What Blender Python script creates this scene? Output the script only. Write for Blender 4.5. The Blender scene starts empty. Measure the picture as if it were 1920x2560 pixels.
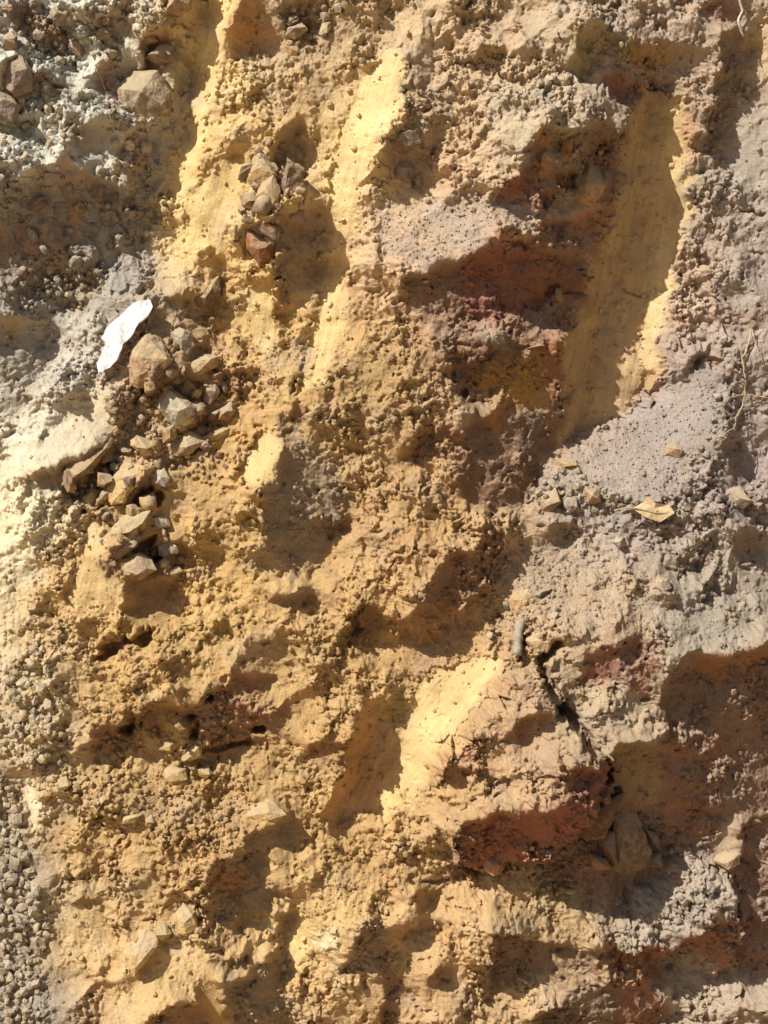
import bpy, bmesh, math, random
import numpy as np
from mathutils import Vector, Matrix

# ------------------------------------------------------------------ camera, sky, sun, exposure
scene = bpy.context.scene
COL = scene.collection
random.seed(7)
RNG = np.random.default_rng(11)

TILT = math.radians(15)                       # the bank leans back 15 degrees from vertical
N_ = Vector((0, -math.cos(TILT), math.sin(TILT)))   # outward normal of the mean face
U_ = Vector((1, 0, 0))
V_ = Vector((0, math.sin(TILT), math.cos(TILT)))    # up the face
ORG = Vector((0, 0, 1.3))
DIST = 4.0
cam_data = bpy.data.cameras.new('camera')
cam = bpy.data.objects.new('camera', cam_data)
COL.objects.link(cam)
cam.matrix_world = Matrix((
    (U_.x, V_.x, N_.x, 0), (U_.y, V_.y, N_.y, 0), (U_.z, V_.z, N_.z, 0), (0, 0, 0, 1)))
cam.location = ORG + N_ * DIST
cam_data.sensor_fit = 'VERTICAL'
cam_data.sensor_height = 36
cam_data.lens = 18 / (1.106 / DIST)
cam_data.clip_end = 1000
scene.camera = cam

ELEV = math.radians(31)                       # sun height over the face
TX, TY = 0.66, 0.75                           # direction light travels across the face (right, down)
Lw = (U_ * (-TX * math.cos(ELEV)) + V_ * (TY * math.cos(ELEV)) + N_ * math.sin(ELEV)).normalized()
sun_d = bpy.data.lights.new('sun', 'SUN')
sun_d.energy = 5.0
sun_d.angle = math.radians(0.5)
sun_d.color = (1.0, 0.955, 0.885)
sun = bpy.data.objects.new('sun', sun_d)
COL.objects.link(sun)
sun.rotation_euler = Lw.to_track_quat('Z', 'Y').to_euler()

world = bpy.data.worlds.new('World')
scene.world = world
world.use_nodes = True
wn = world.node_tree
sky = wn.nodes.new('ShaderNodeTexSky')
sky.sky_type = 'NISHITA'
sky.sun_disc = False
sky.sun_elevation = math.asin(Lw.z)
sky.sun_rotation = math.atan2(Lw.x, Lw.y)
sky.dust_density = 3.0
sky.air_density = 0.8
bg = wn.nodes['Background']
bg.inputs['Strength'].default_value = 0.054
wn.links.new(sky.outputs[0], bg.inputs['Color'])
scene.view_settings.view_transform = 'Standard'
scene.view_settings.look = 'None'
scene.view_settings.exposure = 0.24
scene.view_settings.gamma = 1.0
scene.view_settings.use_curve_mapping = False
scene.cycles.max_bounces = 6
scene.cycles.diffuse_bounces = 4

# ------------------------------------------------------------------ helpers
def lin(c):
    a = np.asarray(c, float) / 255.0
    return np.where(a <= 0.04045, a / 12.92, ((a + 0.055) / 1.055) ** 2.4)

ALB = 0.74
def alb(*c):                                  # a sunlit colour turned into a surface colour
    return lin(c) * ALB

TO = {0: (0, 0), 1: (0, 0), 2: (829.5, 0), 3: (0, 553), 4: (829.5, 553), 5: (0, 1106), 6: (829.5, 1106), 7: (0, 1659), 8: (829.5, 1659)}
def T(k, s):
    """millimetres on the face (right, down) from sketch points in one of eight survey sheets"""
    v = [float(q) for q in s.replace(',', ' ').split()]
    p = np.array(v).reshape(-1, 2)
    if k == 0:
        return p
    return p / 2.0 + np.array(TO[k])

_PT = RNG.random((512, 512)) * 2 * np.pi
_PC, _PS = np.cos(_PT), np.sin(_PT)
def perlin(x, y, seed=0):
    x = x + seed * 37.31; y = y + seed * 91.77
    xi = np.floor(x).astype(np.int32); yi = np.floor(y).astype(np.int32)
    xf = x - xi; yf = y - yi
    u = xf * xf * xf * (xf * (xf * 6 - 15) + 10); v = yf * yf * yf * (yf * (yf * 6 - 15) + 10)
    x0 = xi & 511; x1 = (xi + 1) & 511; y0 = yi & 511; y1 = (yi + 1) & 511
    n00 = _PC[y0, x0] * xf + _PS[y0, x0] * yf
    n10 = _PC[y0, x1] * (xf - 1) + _PS[y0, x1] * yf
    n01 = _PC[y1, x0] * xf + _PS[y1, x0] * (yf - 1)
    n11 = _PC[y1, x1] * (xf - 1) + _PS[y1, x1] * (yf - 1)
    a = n00 + u * (n10 - n00); b = n01 + u * (n11 - n01)
    return (a + v * (b - a)) * 1.4

_JX = RNG.random((256, 256)); _JY = RNG.random((256, 256))
_JA = RNG.normal(0, 1, (256, 256)); _JB = RNG.normal(0, 1, (256, 256)); _JC = RNG.random((256, 256))
def worley(x, y, seed=0):
    """nearest-cell: distance, second distance, offset vector and cell randoms"""
    x = x + seed * 17.7; y = y + seed * 53.3
    xi = np.floor(x).astype(np.int32); yi = np.floor(y).astype(np.int32)
    f1 = np.full(x.shape, 9.0); f2 = np.full(x.shape, 9.0)
    ax = np.zeros(x.shape); ay = np.zeros(x.shape); ida = np.zeros(x.shape, np.int32)
    for dj in (-1, 0, 1):
        for di in (-1, 0, 1):
            cx = xi + di; cy = yi + dj
            a = cx & 255; b = cy & 255
            dx = x - cx - _JX[b, a]; dy = y - cy - _JY[b, a]
            d = dx * dx + dy * dy
            near = d < f1
            f2 = np.where(near, f1, np.minimum(f2, d))
            f1 = np.where(near, d, f1)
            ax = np.where(near, dx, ax); ay = np.where(near, dy, ay)
            ida = np.where(near, b * 256 + a, ida)
    return np.sqrt(f1), np.sqrt(f2), ax, ay, ida

def fracture(x, y, seed=0, k=0.7, s=0.55):
    """hollow facets meeting in sharp arrises, like broken rock"""
    x = x + seed * 13.7; y = y + seed * 41.3
    xi = np.floor(x).astype(np.int32); yi = np.floor(y).astype(np.int32)
    out = np.full(x.shape, 9.0)
    for dj in (-1, 0, 1):
        for di in (-1, 0, 1):
            cx = xi + di; cy = yi + dj
            a = cx & 255; b = cy & 255
            dx = x - cx - _JX[b, a]; dy = y - cy - _JY[b, a]
            out = np.minimum(out, s * (_JA[b, a] * dx + _JB[b, a] * dy) * np.exp(-0.5 * (dx * dx + dy * dy)) + k * (dx * dx + dy * dy) + .3 * _JC[b, a])
    return out

def sstep(a, b, x):
    t = np.clip((x - a) / (b - a), 0, 1)
    return t * t * (3 - 2 * t)

# ------------------------------------------------------------------ survey raster of the face, 2 mm cells
RX0, RY0, RS = -320, -320, 2.0
RW, RH = 1150, 1430
rx = RX0 + np.arange(RW) * RS; ry = RY0 + np.arange(RH) * RS
def pmask(p):
    x0, y0 = p.min(0) - 2; x1, y1 = p.max(0) + 2
    i0 = max(0, int((x0 - RX0) / RS)); i1 = min(RW, int((x1 - RX0) / RS) + 2)
    j0 = max(0, int((y0 - RY0) / RS)); j1 = min(RH, int((y1 - RY0) / RS) + 2)
    X, Y = np.meshgrid(rx[i0:i1], ry[j0:j1])
    m = np.zeros(X.shape, bool)
    n = len(p)
    for k in range(n):
        xa, ya = p[k]; xb, yb = p[(k + 1) % n]
        if ya == yb: continue
        c = ((Y >= ya) != (Y >= yb)) & (X < (xb - xa) * (Y - ya) / (yb - ya) + xa)
        m ^= c
    return (slice(j0, j1), slice(i0, i1)), m

def blur(a, r):
    """repeated box blur, radius r cells"""
    for _ in range(2):
        for ax in (0, 1):
            pad = [(0, 0)] * a.ndim; pad[ax] = (r + 1, r)
            c = np.cumsum(np.pad(a, pad, mode='edge'), axis=ax)
            n = a.shape[ax]
            hi = np.take(c, range(2 * r + 1, 2 * r + 1 + n), axis=ax); lo = np.take(c, range(0, n), axis=ax)
            a = (hi - lo) / (2 * r + 1)
    return a

def polyline_dist(p, X, Y):
    d = np.full(X.shape, 1e9)
    for a, b in zip(p[:-1], p[1:]):
        ab = b - a; L = (ab ** 2).sum() + 1e-9
        t = np.clip(((X - a[0]) * ab[0] + (Y - a[1]) * ab[1]) / L, 0, 1)
        d = np.minimum(d, np.hypot(X - a[0] - t * ab[0], Y - a[1] - t * ab[1]))
    return d

BASE_S = 0.12
GX = np.full((RH, RW), BASE_S * TX); GY = np.full((RH, RW), BASE_S * TY)
ROUGH = np.ones((RH, RW)); PIT = np.zeros((RH, RW))
STREAK = np.zeros((RH, RW)); STDIR = np.zeros((RH, RW))
ZONE = np.zeros((RH, RW), np.int32)
COLR = np.zeros((RH, RW, 3))
SAND = np.zeros((RH, RW))

# broad soil colours
CP = [
 (80,100,216,213,198),(250,250,208,203,186),(60,350,218,215,198),(100,560,165,150,130),(250,560,182,178,164),(60,720,172,164,150),
 (150,760,222,214,192),(60,950,222,212,186),(30,1150,236,222,186),(30,1500,205,185,148),(30,1900,180,165,140),(50,2150,172,158,138),
 (450,150,232,205,145),(480,350,225,188,122),(430,500,228,194,132),(560,650,220,183,116),(350,800,192,162,120),(480,950,216,178,114),
 (300,1150,212,176,114),(150,1250,222,186,124),(450,1250,220,185,118),(300,1450,216,180,114),(200,1800,212,178,118),(450,1800,207,172,114),
 (250,2050,222,188,130),(400,2150,224,190,132),(620,60,192,166,132),(650,250,207,175,126),(800,330,236,205,148),(700,700,228,194,130),
 (850,550,212,180,142),(800,800,198,166,112),(900,1100,207,172,118),(800,1350,210,175,114),(950,1400,207,170,118),(700,1650,210,175,114),
 (780,1850,214,178,118),(700,2000,228,194,130),(850,2050,222,188,132),(1050,150,207,178,142),(1200,100,207,185,147),(1150,280,200,180,147),
 (950,380,217,184,146),(1000,480,194,170,143),(1350,130,197,175,147),(1500,250,194,167,133),(1600,350,192,176,152),(1600,600,182,166,147),
 (1500,600,207,180,147),(1500,900,178,165,152),(1350,1100,182,166,146),(1600,1000,182,165,148),(1300,1300,197,171,133),(1500,1300,182,169,142),
 (1250,1500,197,173,133),(1000,1650,212,178,122),(1100,1600,207,175,133),(1000,1950,217,182,127),(1150,1980,207,178,127),(1450,1950,192,173,147),
 (900,2150,212,178,127),(1550,2150,197,175,142),(1250,1750,175,140,112),(1000,700,190,158,125),(1200,700,185,150,115)]
def cp_colour(X, Y):
    num = np.zeros(X.shape + (3,)); den = np.zeros(X.shape)
    for x, y, r, g, b in CP:
        w = 1.0 / ((((X - x) ** 2 + (Y - y) ** 2) / 110.0 ** 2) ** 1.6 + 0.03)
        if x > 1150: r, g, b = r * .96, g * .96, b * 1.0        # the right side is cooler, mauve-grey earth
        elif x > 120 and y > 550: r, g, b = r * .95, g * .935, b * .95
        num += w[..., None] * alb(r, g, b); den += w
    return num / den[..., None]
RXX, RYY = np.meshgrid(rx, ry)
_c = cp_colour(RXX[::8, ::8], RYY[::8, ::8])
_c = np.repeat(np.repeat(_c, 8, 0), 8, 1)[:RH, :RW]
COLR[:] = np.stack([blur(_c[..., k], 8) for k in range(3)], -1)

SOIL0 = COLR.copy()
# palette of bare rock and dust
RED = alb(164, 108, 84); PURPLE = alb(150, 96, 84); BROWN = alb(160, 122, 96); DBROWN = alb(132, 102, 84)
ORANGE = alb(205, 138, 70); OLIVE = alb(178, 158, 108); GREY = alb(178, 168, 152); LGREY = alb(200, 194, 176)
OCHRE = alb(214, 174, 108); TAN = alb(198, 168, 128); YEL = alb(240, 210, 146); PALE = alb(248, 230, 185)
GBROWN = alb(158, 138, 116); SANDG = alb(180, 167, 153); MUST = alb(190, 148, 78)

def paint(sl, m, col, amt=1.0):
    if col is not None:
        COLR[sl] = np.where(m[..., None], COLR[sl] * (1 - amt) + np.asarray(col) * amt, COLR[sl])

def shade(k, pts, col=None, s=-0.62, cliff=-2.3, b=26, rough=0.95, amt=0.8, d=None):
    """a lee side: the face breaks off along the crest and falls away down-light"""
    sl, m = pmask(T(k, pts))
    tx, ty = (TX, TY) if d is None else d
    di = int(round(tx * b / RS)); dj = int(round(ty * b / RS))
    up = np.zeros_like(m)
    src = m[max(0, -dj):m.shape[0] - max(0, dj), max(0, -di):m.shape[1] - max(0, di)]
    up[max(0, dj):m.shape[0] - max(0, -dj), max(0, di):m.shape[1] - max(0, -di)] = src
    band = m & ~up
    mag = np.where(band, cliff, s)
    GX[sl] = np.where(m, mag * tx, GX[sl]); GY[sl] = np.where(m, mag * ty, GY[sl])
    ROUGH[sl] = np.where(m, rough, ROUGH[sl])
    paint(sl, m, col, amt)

def facet(k, pts, gx, gy, col=None, rough=None, amt=0.8, streak=None, sand=None, zone=None):
    """a lit side with its own slope (rise to the right, rise downwards)"""
    sl, m = pmask(T(k, pts))
    if gx is not None:
        GX[sl] = np.where(m, gx, GX[sl]); GY[sl] = np.where(m, gy, GY[sl])
    if rough is not None: ROUGH[sl] = np.where(m, rough, ROUGH[sl])
    if streak is not None:
        STREAK[sl] = np.where(m, 1.0, STREAK[sl]); STDIR[sl] = np.where(m, streak, STDIR[sl])
    if sand is not None: SAND[sl] = np.where(m, sand, SAND[sl])
    if zone is not None: ZONE[sl] = np.where(m, zone, ZONE[sl])
    paint(sl, m, col, amt)

def tint(k, pts, col, amt=0.8, rough=None):
    facet(k, pts, None, None, col, rough, amt)

def pit(k, pts, depth, col=None):
    sl, m = pmask(T(k, pts))
    PIT[sl] = np.where(m, np.maximum(PIT[sl], depth), PIT[sl])
    paint(sl, m, col, 0.7)

BULGE = np.zeros((RH, RW)); CRK = np.zeros((RH, RW))
def bulge(k, pts, z, r=5):
    sl, m = pmask(T(k, pts))
    a = np.zeros((RH, RW)); a[sl] = m
    BULGE[:] = BULGE + blur(a, r) * z
def crack(k, pts, w, depth):
    p = T(k, pts)
    x0, y0 = p.min(0) - 30; x1, y1 = p.max(0) + 30
    i0 = max(0, int((x0 - RX0) / RS)); i1 = min(RW, int((x1 - RX0) / RS) + 1)
    j0 = max(0, int((y0 - RY0) / RS)); j1 = min(RH, int((y1 - RY0) / RS) + 1)
    d = polyline_dist(p, RXX[j0:j1, i0:i1], RYY[j0:j1, i0:i1])
    CRK[j0:j1, i0:i1] = np.maximum(CRK[j0:j1, i0:i1], depth * (1 - sstep(w * 0.2, w * 0.7, d)))

#@FEATURES
exec_features = True

# ---- sheet 1, upper left
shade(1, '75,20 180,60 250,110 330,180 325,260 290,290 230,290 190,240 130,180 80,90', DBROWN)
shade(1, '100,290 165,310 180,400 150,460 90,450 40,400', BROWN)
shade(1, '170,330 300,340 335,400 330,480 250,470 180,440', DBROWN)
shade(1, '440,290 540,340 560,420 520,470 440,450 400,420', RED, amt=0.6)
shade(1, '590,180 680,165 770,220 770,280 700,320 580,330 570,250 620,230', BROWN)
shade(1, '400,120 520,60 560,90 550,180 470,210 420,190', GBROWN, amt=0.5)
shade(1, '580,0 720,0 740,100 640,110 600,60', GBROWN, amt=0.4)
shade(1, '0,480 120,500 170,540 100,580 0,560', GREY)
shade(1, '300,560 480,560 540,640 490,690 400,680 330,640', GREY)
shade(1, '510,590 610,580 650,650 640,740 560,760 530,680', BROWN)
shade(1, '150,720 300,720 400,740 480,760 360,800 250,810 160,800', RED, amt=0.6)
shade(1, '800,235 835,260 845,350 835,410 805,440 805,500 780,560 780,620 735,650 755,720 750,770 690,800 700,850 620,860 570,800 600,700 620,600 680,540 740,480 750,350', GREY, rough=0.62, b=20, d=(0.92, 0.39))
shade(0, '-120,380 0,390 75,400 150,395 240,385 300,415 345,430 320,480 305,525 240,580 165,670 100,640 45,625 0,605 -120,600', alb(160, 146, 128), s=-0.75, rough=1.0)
facet(1, '380,870 440,880 480,960 520,1106 430,1106 390,980', None, None, LGREY, 0.12, streak=1.3)
tint(1, '0,990 120,960 230,1000 260,1106 0,1106', RED, 0.4)
tint(1, '320,900 370,900 360,1000 330,1000', ORANGE, 0.6)
# the long yellow tooth scrape from the top edge
facet(1, '900,-160 1080,-160 1050,0 1010,100 960,260 930,450 880,650 820,800 780,870 690,850 750,770 800,520 840,380 838,130 900,80', 0.85, 0.14, YEL, 0.10, streak=1.85, zone=101)
shade(1, '1060,0 1110,30 1160,110 1200,170 1150,230 1020,280 960,250 1000,130', ORANGE, s=-0.7, cliff=-1.2, amt=0.5)
shade(1, '1190,60 1330,30 1400,110 1340,170 1220,140', GBROWN)
shade(1, '840,0 945,0 930,80 890,95 850,60', GBROWN)
shade(1, '1500,0 1640,0 1600,40 1510,40', BROWN)
facet(1, '960,270 1200,200 1500,150 1540,320 1440,500 1280,560 1060,560 940,640 930,450', 0.16, 0.12, None, 0.75)
shade(1, '960,470 1035,455 1010,520 965,505', MUST, b=12)
shade(1, '1390,535 1470,555 1535,575 1450,595', MUST, b=12)
shade(1, '1060,410 1150,355 1140,390 1080,425', MUST, b=12)
shade(1, '940,690 1060,590 1080,600 1000,680 920,725', BROWN, b=12, amt=0.4)
shade(1, '1185,580 1280,560 1340,660 1355,780 1420,880 1455,1000 1440,1110 1190,1110 1060,1106 1040,1000 1100,960 1220,960 1330,900 1310,760 1190,680', GBROWN, s=-0.72, rough=0.62)
facet(1, '820,860 940,700 1050,640 1080,800 1040,960 960,1106 800,1106 780,950', 0.3, 0.15, YEL, 0.5, amt=0.4, streak=1.9)
shade(1, '870,1010 920,980 930,1050 880,1070', MUST, b=12)
# second scrape
facet(0, '700,200 800,165 770,250 705,360 715,420 740,475 680,440 650,400 665,300', 0.25, 0.1, YEL, 0.35, amt=0.5)
facet(0, '800,165 870,108 878,150 850,250 800,370 775,440 740,475 715,420 705,360 740,310 770,250', 0.85, 0.12, YEL, 0.10, streak=1.87, zone=102)
facet(0, '700,470 765,465 750,560 745,640 690,645 690,540', 0.3, 0.1, YEL, 0.3, amt=0.6, streak=1.8)
facet(0, '325,570 350,450 395,400 455,430 470,500 430,570 380,630 340,640', 0.35, 0.15, YEL, 0.55, amt=0.5)
PGREY = alb(226, 222, 204)
for q in ('190,0 380,0 420,90 330,130 250,110 180,60', '300,300 330,230 450,240 445,300 400,420 330,390', '0,600 130,540 300,640 300,740 100,750 0,720', '430,680 560,650 565,700 480,725',
          '480,560 560,545 625,570 530,600', '0,100 70,110 120,240 60,330 0,350', '600,20 700,10 735,90 640,130 590,90', '460,210 560,200 600,260 560,330 500,300', '230,190 330,200 320,240 240,250'):
    facet(1, q, 0.6, 0.45, PGREY, 1.2, amt=0.75)
facet(1, '0,0 740,0 760,160 560,330 540,560 300,560 300,740 0,760', None, None, None, 1.35)
# ---- sheet 2, upper right
shade(0, '880,130 930,150 960,170 985,215 955,290 905,330 862,352 832,402 802,412 812,360 852,270 876,190', GBROWN, s=-0.45, cliff=-1.4, rough=1.25, amt=0.5)
shade(2, '330,255 420,240 520,230 510,290 430,320 350,310', GBROWN, amt=0.5, rough=1.2)
shade(2, '0,640 60,650 150,640 220,600 235,690 200,760 150,840 100,835 40,780 0,700', GBROWN, rough=1.3, amt=0.5)
shade(2, '960,30 1040,10 1040,60 960,100', GBROWN, b=16, amt=0.4)
shade(2, '800,210 940,150 980,170 1080,200 1130,220 1180,180 1240,200 1240,270 1150,310 1070,310 980,280 900,290 870,340 900,385 800,370 780,300 830,270', OLIVE, amt=0.7)
tint(2, '1100,200 1240,200 1240,290 1110,300', ORANGE, 0.4)
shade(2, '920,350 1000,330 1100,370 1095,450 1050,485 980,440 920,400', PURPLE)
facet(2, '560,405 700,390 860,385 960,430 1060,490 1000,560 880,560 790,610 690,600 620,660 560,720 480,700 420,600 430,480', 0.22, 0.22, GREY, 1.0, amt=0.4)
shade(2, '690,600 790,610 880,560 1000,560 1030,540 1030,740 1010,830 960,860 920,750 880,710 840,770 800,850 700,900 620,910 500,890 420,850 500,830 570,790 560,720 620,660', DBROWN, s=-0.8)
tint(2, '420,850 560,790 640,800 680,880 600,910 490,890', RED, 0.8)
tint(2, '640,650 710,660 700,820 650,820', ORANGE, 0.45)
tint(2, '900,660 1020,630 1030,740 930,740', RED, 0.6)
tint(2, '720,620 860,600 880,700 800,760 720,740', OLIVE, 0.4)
pit(2, '750,790 830,760 820,830 780,860', 40)
facet(2, '-60,905 100,895 480,892 620,912 720,905 800,890 812,940 690,948 650,960 640,985 510,1020 400,1100 300,1150 0,1150', 0.20, 0.22, SANDG, 0.35, amt=0.6, sand=1.0)
# tooth scrape on the right: floor in shade, right flank lit
shade(0, '1345,285 1385,180 1425,185 1435,240 1440,300 1460,375 1460,450 1430,525 1425,560 1402,610 1400,650 1412,715 1402,765 1415,795 1395,855 1360,895 1290,915 1230,940 1205,955 1225,880 1225,755 1265,640 1285,555 1330,480 1350,390', alb(210, 178, 126), s=-0.26, cliff=-2.0, b=46, rough=0.07, d=(0.97, 0.24))
facet(0, '1345,285 1385,180 1425,185 1435,240 1440,300 1460,375 1460,450 1430,525 1425,560 1402,610 1400,650 1412,715 1402,765 1415,795 1395,855 1360,895 1290,915 1230,940 1205,955 1225,880 1225,755 1265,640 1285,555 1330,480 1350,390', None, None, None, 0.07, streak=1.75, zone=103)
facet(0, '1425,186 1475,235 1490,310 1500,380 1480,475 1465,553 1450,640 1440,720 1432,800 1415,800 1402,765 1412,715 1400,650 1402,610 1425,560 1430,525 1460,450 1460,375 1440,300 1435,240', 0.85, 0.1, YEL, 0.22, streak=1.7, zone=104)
tint(2, '1290,480 1330,600 1340,740 1370,700 1350,600 1320,480', ORANGE, 0.5)
shade(2, '1350,20 1380,0 1500,0 1540,60 1460,110 1380,80', RED, amt=0.5)
shade(2, '1430,150 1500,130 1580,150 1650,0 1640,100 1600,210 1580,250 1622,350 1500,470 1460,600 1485,695 1380,645 1330,600 1400,480 1430,380 1410,300 1430,230', GBROWN, s=-0.7)
facet(2, '1622,60 1700,40 1760,300 1622,360 1580,250 1610,200', 0.4, 0.2, YEL, 0.6, amt=0.4)
facet(2, '1480,480 1659,380 1800,500 1800,900 1659,930 1560,880 1490,720 1470,600', 0.15, 0.12, GREY, 0.45, amt=0.5)
crack(2, '1560,890 1659,905', 8, 14)
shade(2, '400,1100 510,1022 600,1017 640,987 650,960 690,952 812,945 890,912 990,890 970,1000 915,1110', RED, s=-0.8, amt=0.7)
# ---- sheet 4, middle right
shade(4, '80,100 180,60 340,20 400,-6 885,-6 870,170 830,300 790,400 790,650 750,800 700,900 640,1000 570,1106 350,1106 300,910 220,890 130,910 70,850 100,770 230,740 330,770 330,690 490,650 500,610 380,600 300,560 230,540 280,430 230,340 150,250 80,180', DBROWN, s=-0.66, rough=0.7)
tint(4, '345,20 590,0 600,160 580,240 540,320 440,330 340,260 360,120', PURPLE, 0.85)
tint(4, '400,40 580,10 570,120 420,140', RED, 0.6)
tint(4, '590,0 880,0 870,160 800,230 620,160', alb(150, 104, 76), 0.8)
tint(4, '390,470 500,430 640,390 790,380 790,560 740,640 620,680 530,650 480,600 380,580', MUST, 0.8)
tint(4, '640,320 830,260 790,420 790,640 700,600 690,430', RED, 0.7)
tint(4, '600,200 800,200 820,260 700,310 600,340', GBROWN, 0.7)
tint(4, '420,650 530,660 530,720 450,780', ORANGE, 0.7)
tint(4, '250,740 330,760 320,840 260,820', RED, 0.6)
facet(4, '600,330 700,290 830,250 780,380 640,400', 0.3, 0.1, None, 0.8)
shade(4, '560,380 690,360 690,400 520,480 380,480 400,430', DBROWN, b=14, amt=0.5)
pit(4, '310,570 370,560 400,590 340,620', 30)
pit(4, '590,200 650,160 750,130 740,190 650,230', 22)
facet(4, '380,300 440,290 500,350 500,410 440,400 380,370', 0.7, 0.7, GREY, 1.2)
facet(4, '130,740 330,690 430,610 490,610 490,655 330,700 320,770 230,740 110,770', 0.4, 0.5, None, 1.1)
facet(4, '1480,440 1485,560 1500,700 1440,800 1400,1000 1250,1060 1000,1080 700,1030 640,1010 720,880 900,790 1040,720 1200,580 1340,500', 0.34, -0.02, SANDG, 0.22, amt=0.9, sand=1.0, zone=201)
shade(4, '1440,800 1520,790 1560,900 1620,1000 1659,1050 1760,1106 1659,1130 1580,1080 1500,960', GBROWN)
shade(4, '1350,440 1420,380 1450,420 1360,480', BROWN, b=14)
shade(4, '1300,490 1380,440 1370,480 1310,510', BROWN, b=12)
shade(4, '1160,480 1210,510 1200,570 1130,610 1150,530', ORANGE, b=12, amt=0.5)
crack(4, '1060,110 1100,140 1160,135', 6, 9)
crack(4, '590,150 760,160 880,150', 5, 8)
# ---- sheet 3, middle left
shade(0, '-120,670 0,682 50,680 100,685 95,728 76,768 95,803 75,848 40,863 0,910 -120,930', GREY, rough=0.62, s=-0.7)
tint(3, '0,260 150,255 40,330 0,360', OCHRE, 0.5)
facet(3, '150,430 190,350 320,240 460,230 470,330 440,440 430,560 250,600 190,510', 0.22, 0.2, LGREY, 1.0, amt=0.5)
facet(0, '-80,990 60,965 110,985 70,1080 25,1200 25,1330 40,1420 -80,1500', 0.42, 0.2, PALE, 0.6, amt=0.6)
facet(3, '100,1020 140,880 220,720 310,620 430,540 505,590 450,700 370,850 290,900 210,1010', 0.3, 0.15, alb(240, 218, 174), 0.35, amt=0.65, zone=105)
shade(3, '655,225 680,240 650,300 615,345 600,380 560,430 530,500 480,545 440,520 500,480 560,390 620,300', DBROWN, b=16, rough=0.75)
shade(3, '580,600 740,500 800,490 860,530 800,580 680,640 620,640', DBROWN, s=-0.8)
shade(3, '840,360 900,350 920,420 880,440 840,410', PURPLE)
shade(3, '840,710 910,690 925,740 860,785 805,750', DBROWN, s=-1.0)
shade(3, '960,480 1080,470 1090,560 1040,630 960,600 900,640 860,600 900,520', BROWN, s=-0.4, cliff=-1.2, rough=1.2)
shade(3, '720,170 830,140 830,200 740,205', MUST, b=14)
shade(3, '940,90 960,180 920,240 850,225', DBROWN, b=16)
shade(0, '45,1035 85,1020 165,985 215,970 240,960 245,1000 235,1040 260,1055 330,1010 340,1060 315,1110 230,1100 200,1080 150,1100 110,1060', DBROWN, s=-0.9, rough=0.9)
pit(3, '260,1000 340,985 470,880 492,900 470,960 450,1030 430,1090 330,1100', 45)
pit(3, '600,1020 650,970 670,1060 640,1106 590,1090', 35)
pit(5, '610,110 700,105 690,180 640,195 600,160', 45)
pit(3, '590,600 690,560 680,630 640,640', 30)
pit(3, '845,700 915,695 905,745 855,775', 35)
facet(3, '470,620 560,600 680,640 700,740 690,850 660,880 490,890 500,780', 0.12, 0.2, None, 1.0)
shade(3, '1190,0 1440,0 1440,40 1360,55 1340,150 1210,170 1180,100', GBROWN, s=-0.8)
facet(3, '1090,110 1160,110 1190,180 1205,360 1150,435 1110,420 1100,380 1040,360 1060,230', 0.4, 0.1, YEL, 0.14, streak=1.7, zone=106)
shade(3, '1195,210 1270,250 1285,330 1235,365 1160,440 1200,370', MUST, b=16)
shade(3, '910,0 950,0 950,90 910,60', MUST, b=14)
facet(3, '1370,155 1480,150 1490,300 1440,440 1340,570 1280,650 1300,500 1330,400 1380,250', 0.36, 0.1, YEL, 0.2, streak=1.8, zone=107)
facet(3, '1180,400 1330,350 1320,520 1200,520 1140,470', 0.1, 0.2, SANDG, 0.35, amt=0.6, sand=0.8)
facet(3, '1000,970 1080,830 1150,725 1200,720 1212,800 1180,940 1130,1005 1040,1000', 0.45, 0.35, YEL, 0.22, amt=0.6, streak=2.1, zone=108)
shade(0, '600,910 640,920 665,963 710,968 716,1003 710,1033 745,1058 752,1125 712,1170 702,1200 668,1230 625,1237 590,1197 572,1150 572,1050 590,1030 612,970', alb(156, 142, 124), s=-0.66, rough=0.62)
shade(3, '1210,700 1280,650 1290,760 1230,740', DBROWN, b=14)
tint(3, '1480,480 1600,430 1659,520 1600,640 1500,620', OLIVE, 0.35)
# ---- sheet 5, lower left
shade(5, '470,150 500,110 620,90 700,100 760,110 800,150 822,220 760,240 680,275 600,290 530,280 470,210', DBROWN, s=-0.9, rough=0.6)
shade(5, '550,300 660,290 760,280 772,390 740,440 640,460 540,440 560,400', BROWN, s=-0.6, rough=0.2)
pit(5, '410,600 440,570 560,530 690,498 692,530 600,570 470,620 420,635', 55, BROWN)
tint(5, '520,440 700,460 690,500 540,540 430,570', MUST, 0.5)
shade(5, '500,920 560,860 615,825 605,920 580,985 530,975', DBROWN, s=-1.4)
pit(5, '520,900 570,870 590,920 560,960 530,940', 45)
shade(5, '380,1010 400,950 500,915 540,975 590,985 540,1025 440,1065', BROWN)
shade(5, '610,820 700,810 830,830 880,760 930,740 980,740 1000,690 1080,680 1150,700 1230,830 1240,900 1265,990 1200,960 1150,1000 1000,1040 880,1075 870,1000 820,960 770,880 720,890 700,930 610,920', BROWN, s=-0.8, rough=0.8)
tint(5, '960,760 1100,700 1180,780 1160,880 1020,900', RED, 0.5)
facet(5, '720,890 770,880 820,950 790,990 720,960', 0.6, 0.6, None, 1.0)
pit(5, '885,795 915,785 912,835 880,845', 45); pit(5, '820,900 860,885 850,970 820,975', 40)
pit(5, '1090,930 1160,915 1160,965 1100,985', 40); crack(5, '880,1030 960,1020 1080,990', 12, 25)
shade(5, '1175,365 1280,320 1345,305 1392,400 1300,425 1240,400', GBROWN)
shade(5, '1510,420 1540,385 1580,375 1640,440 1680,520 1600,565 1530,550 1500,510', DBROWN, s=-1.0, rough=1.0)
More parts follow.
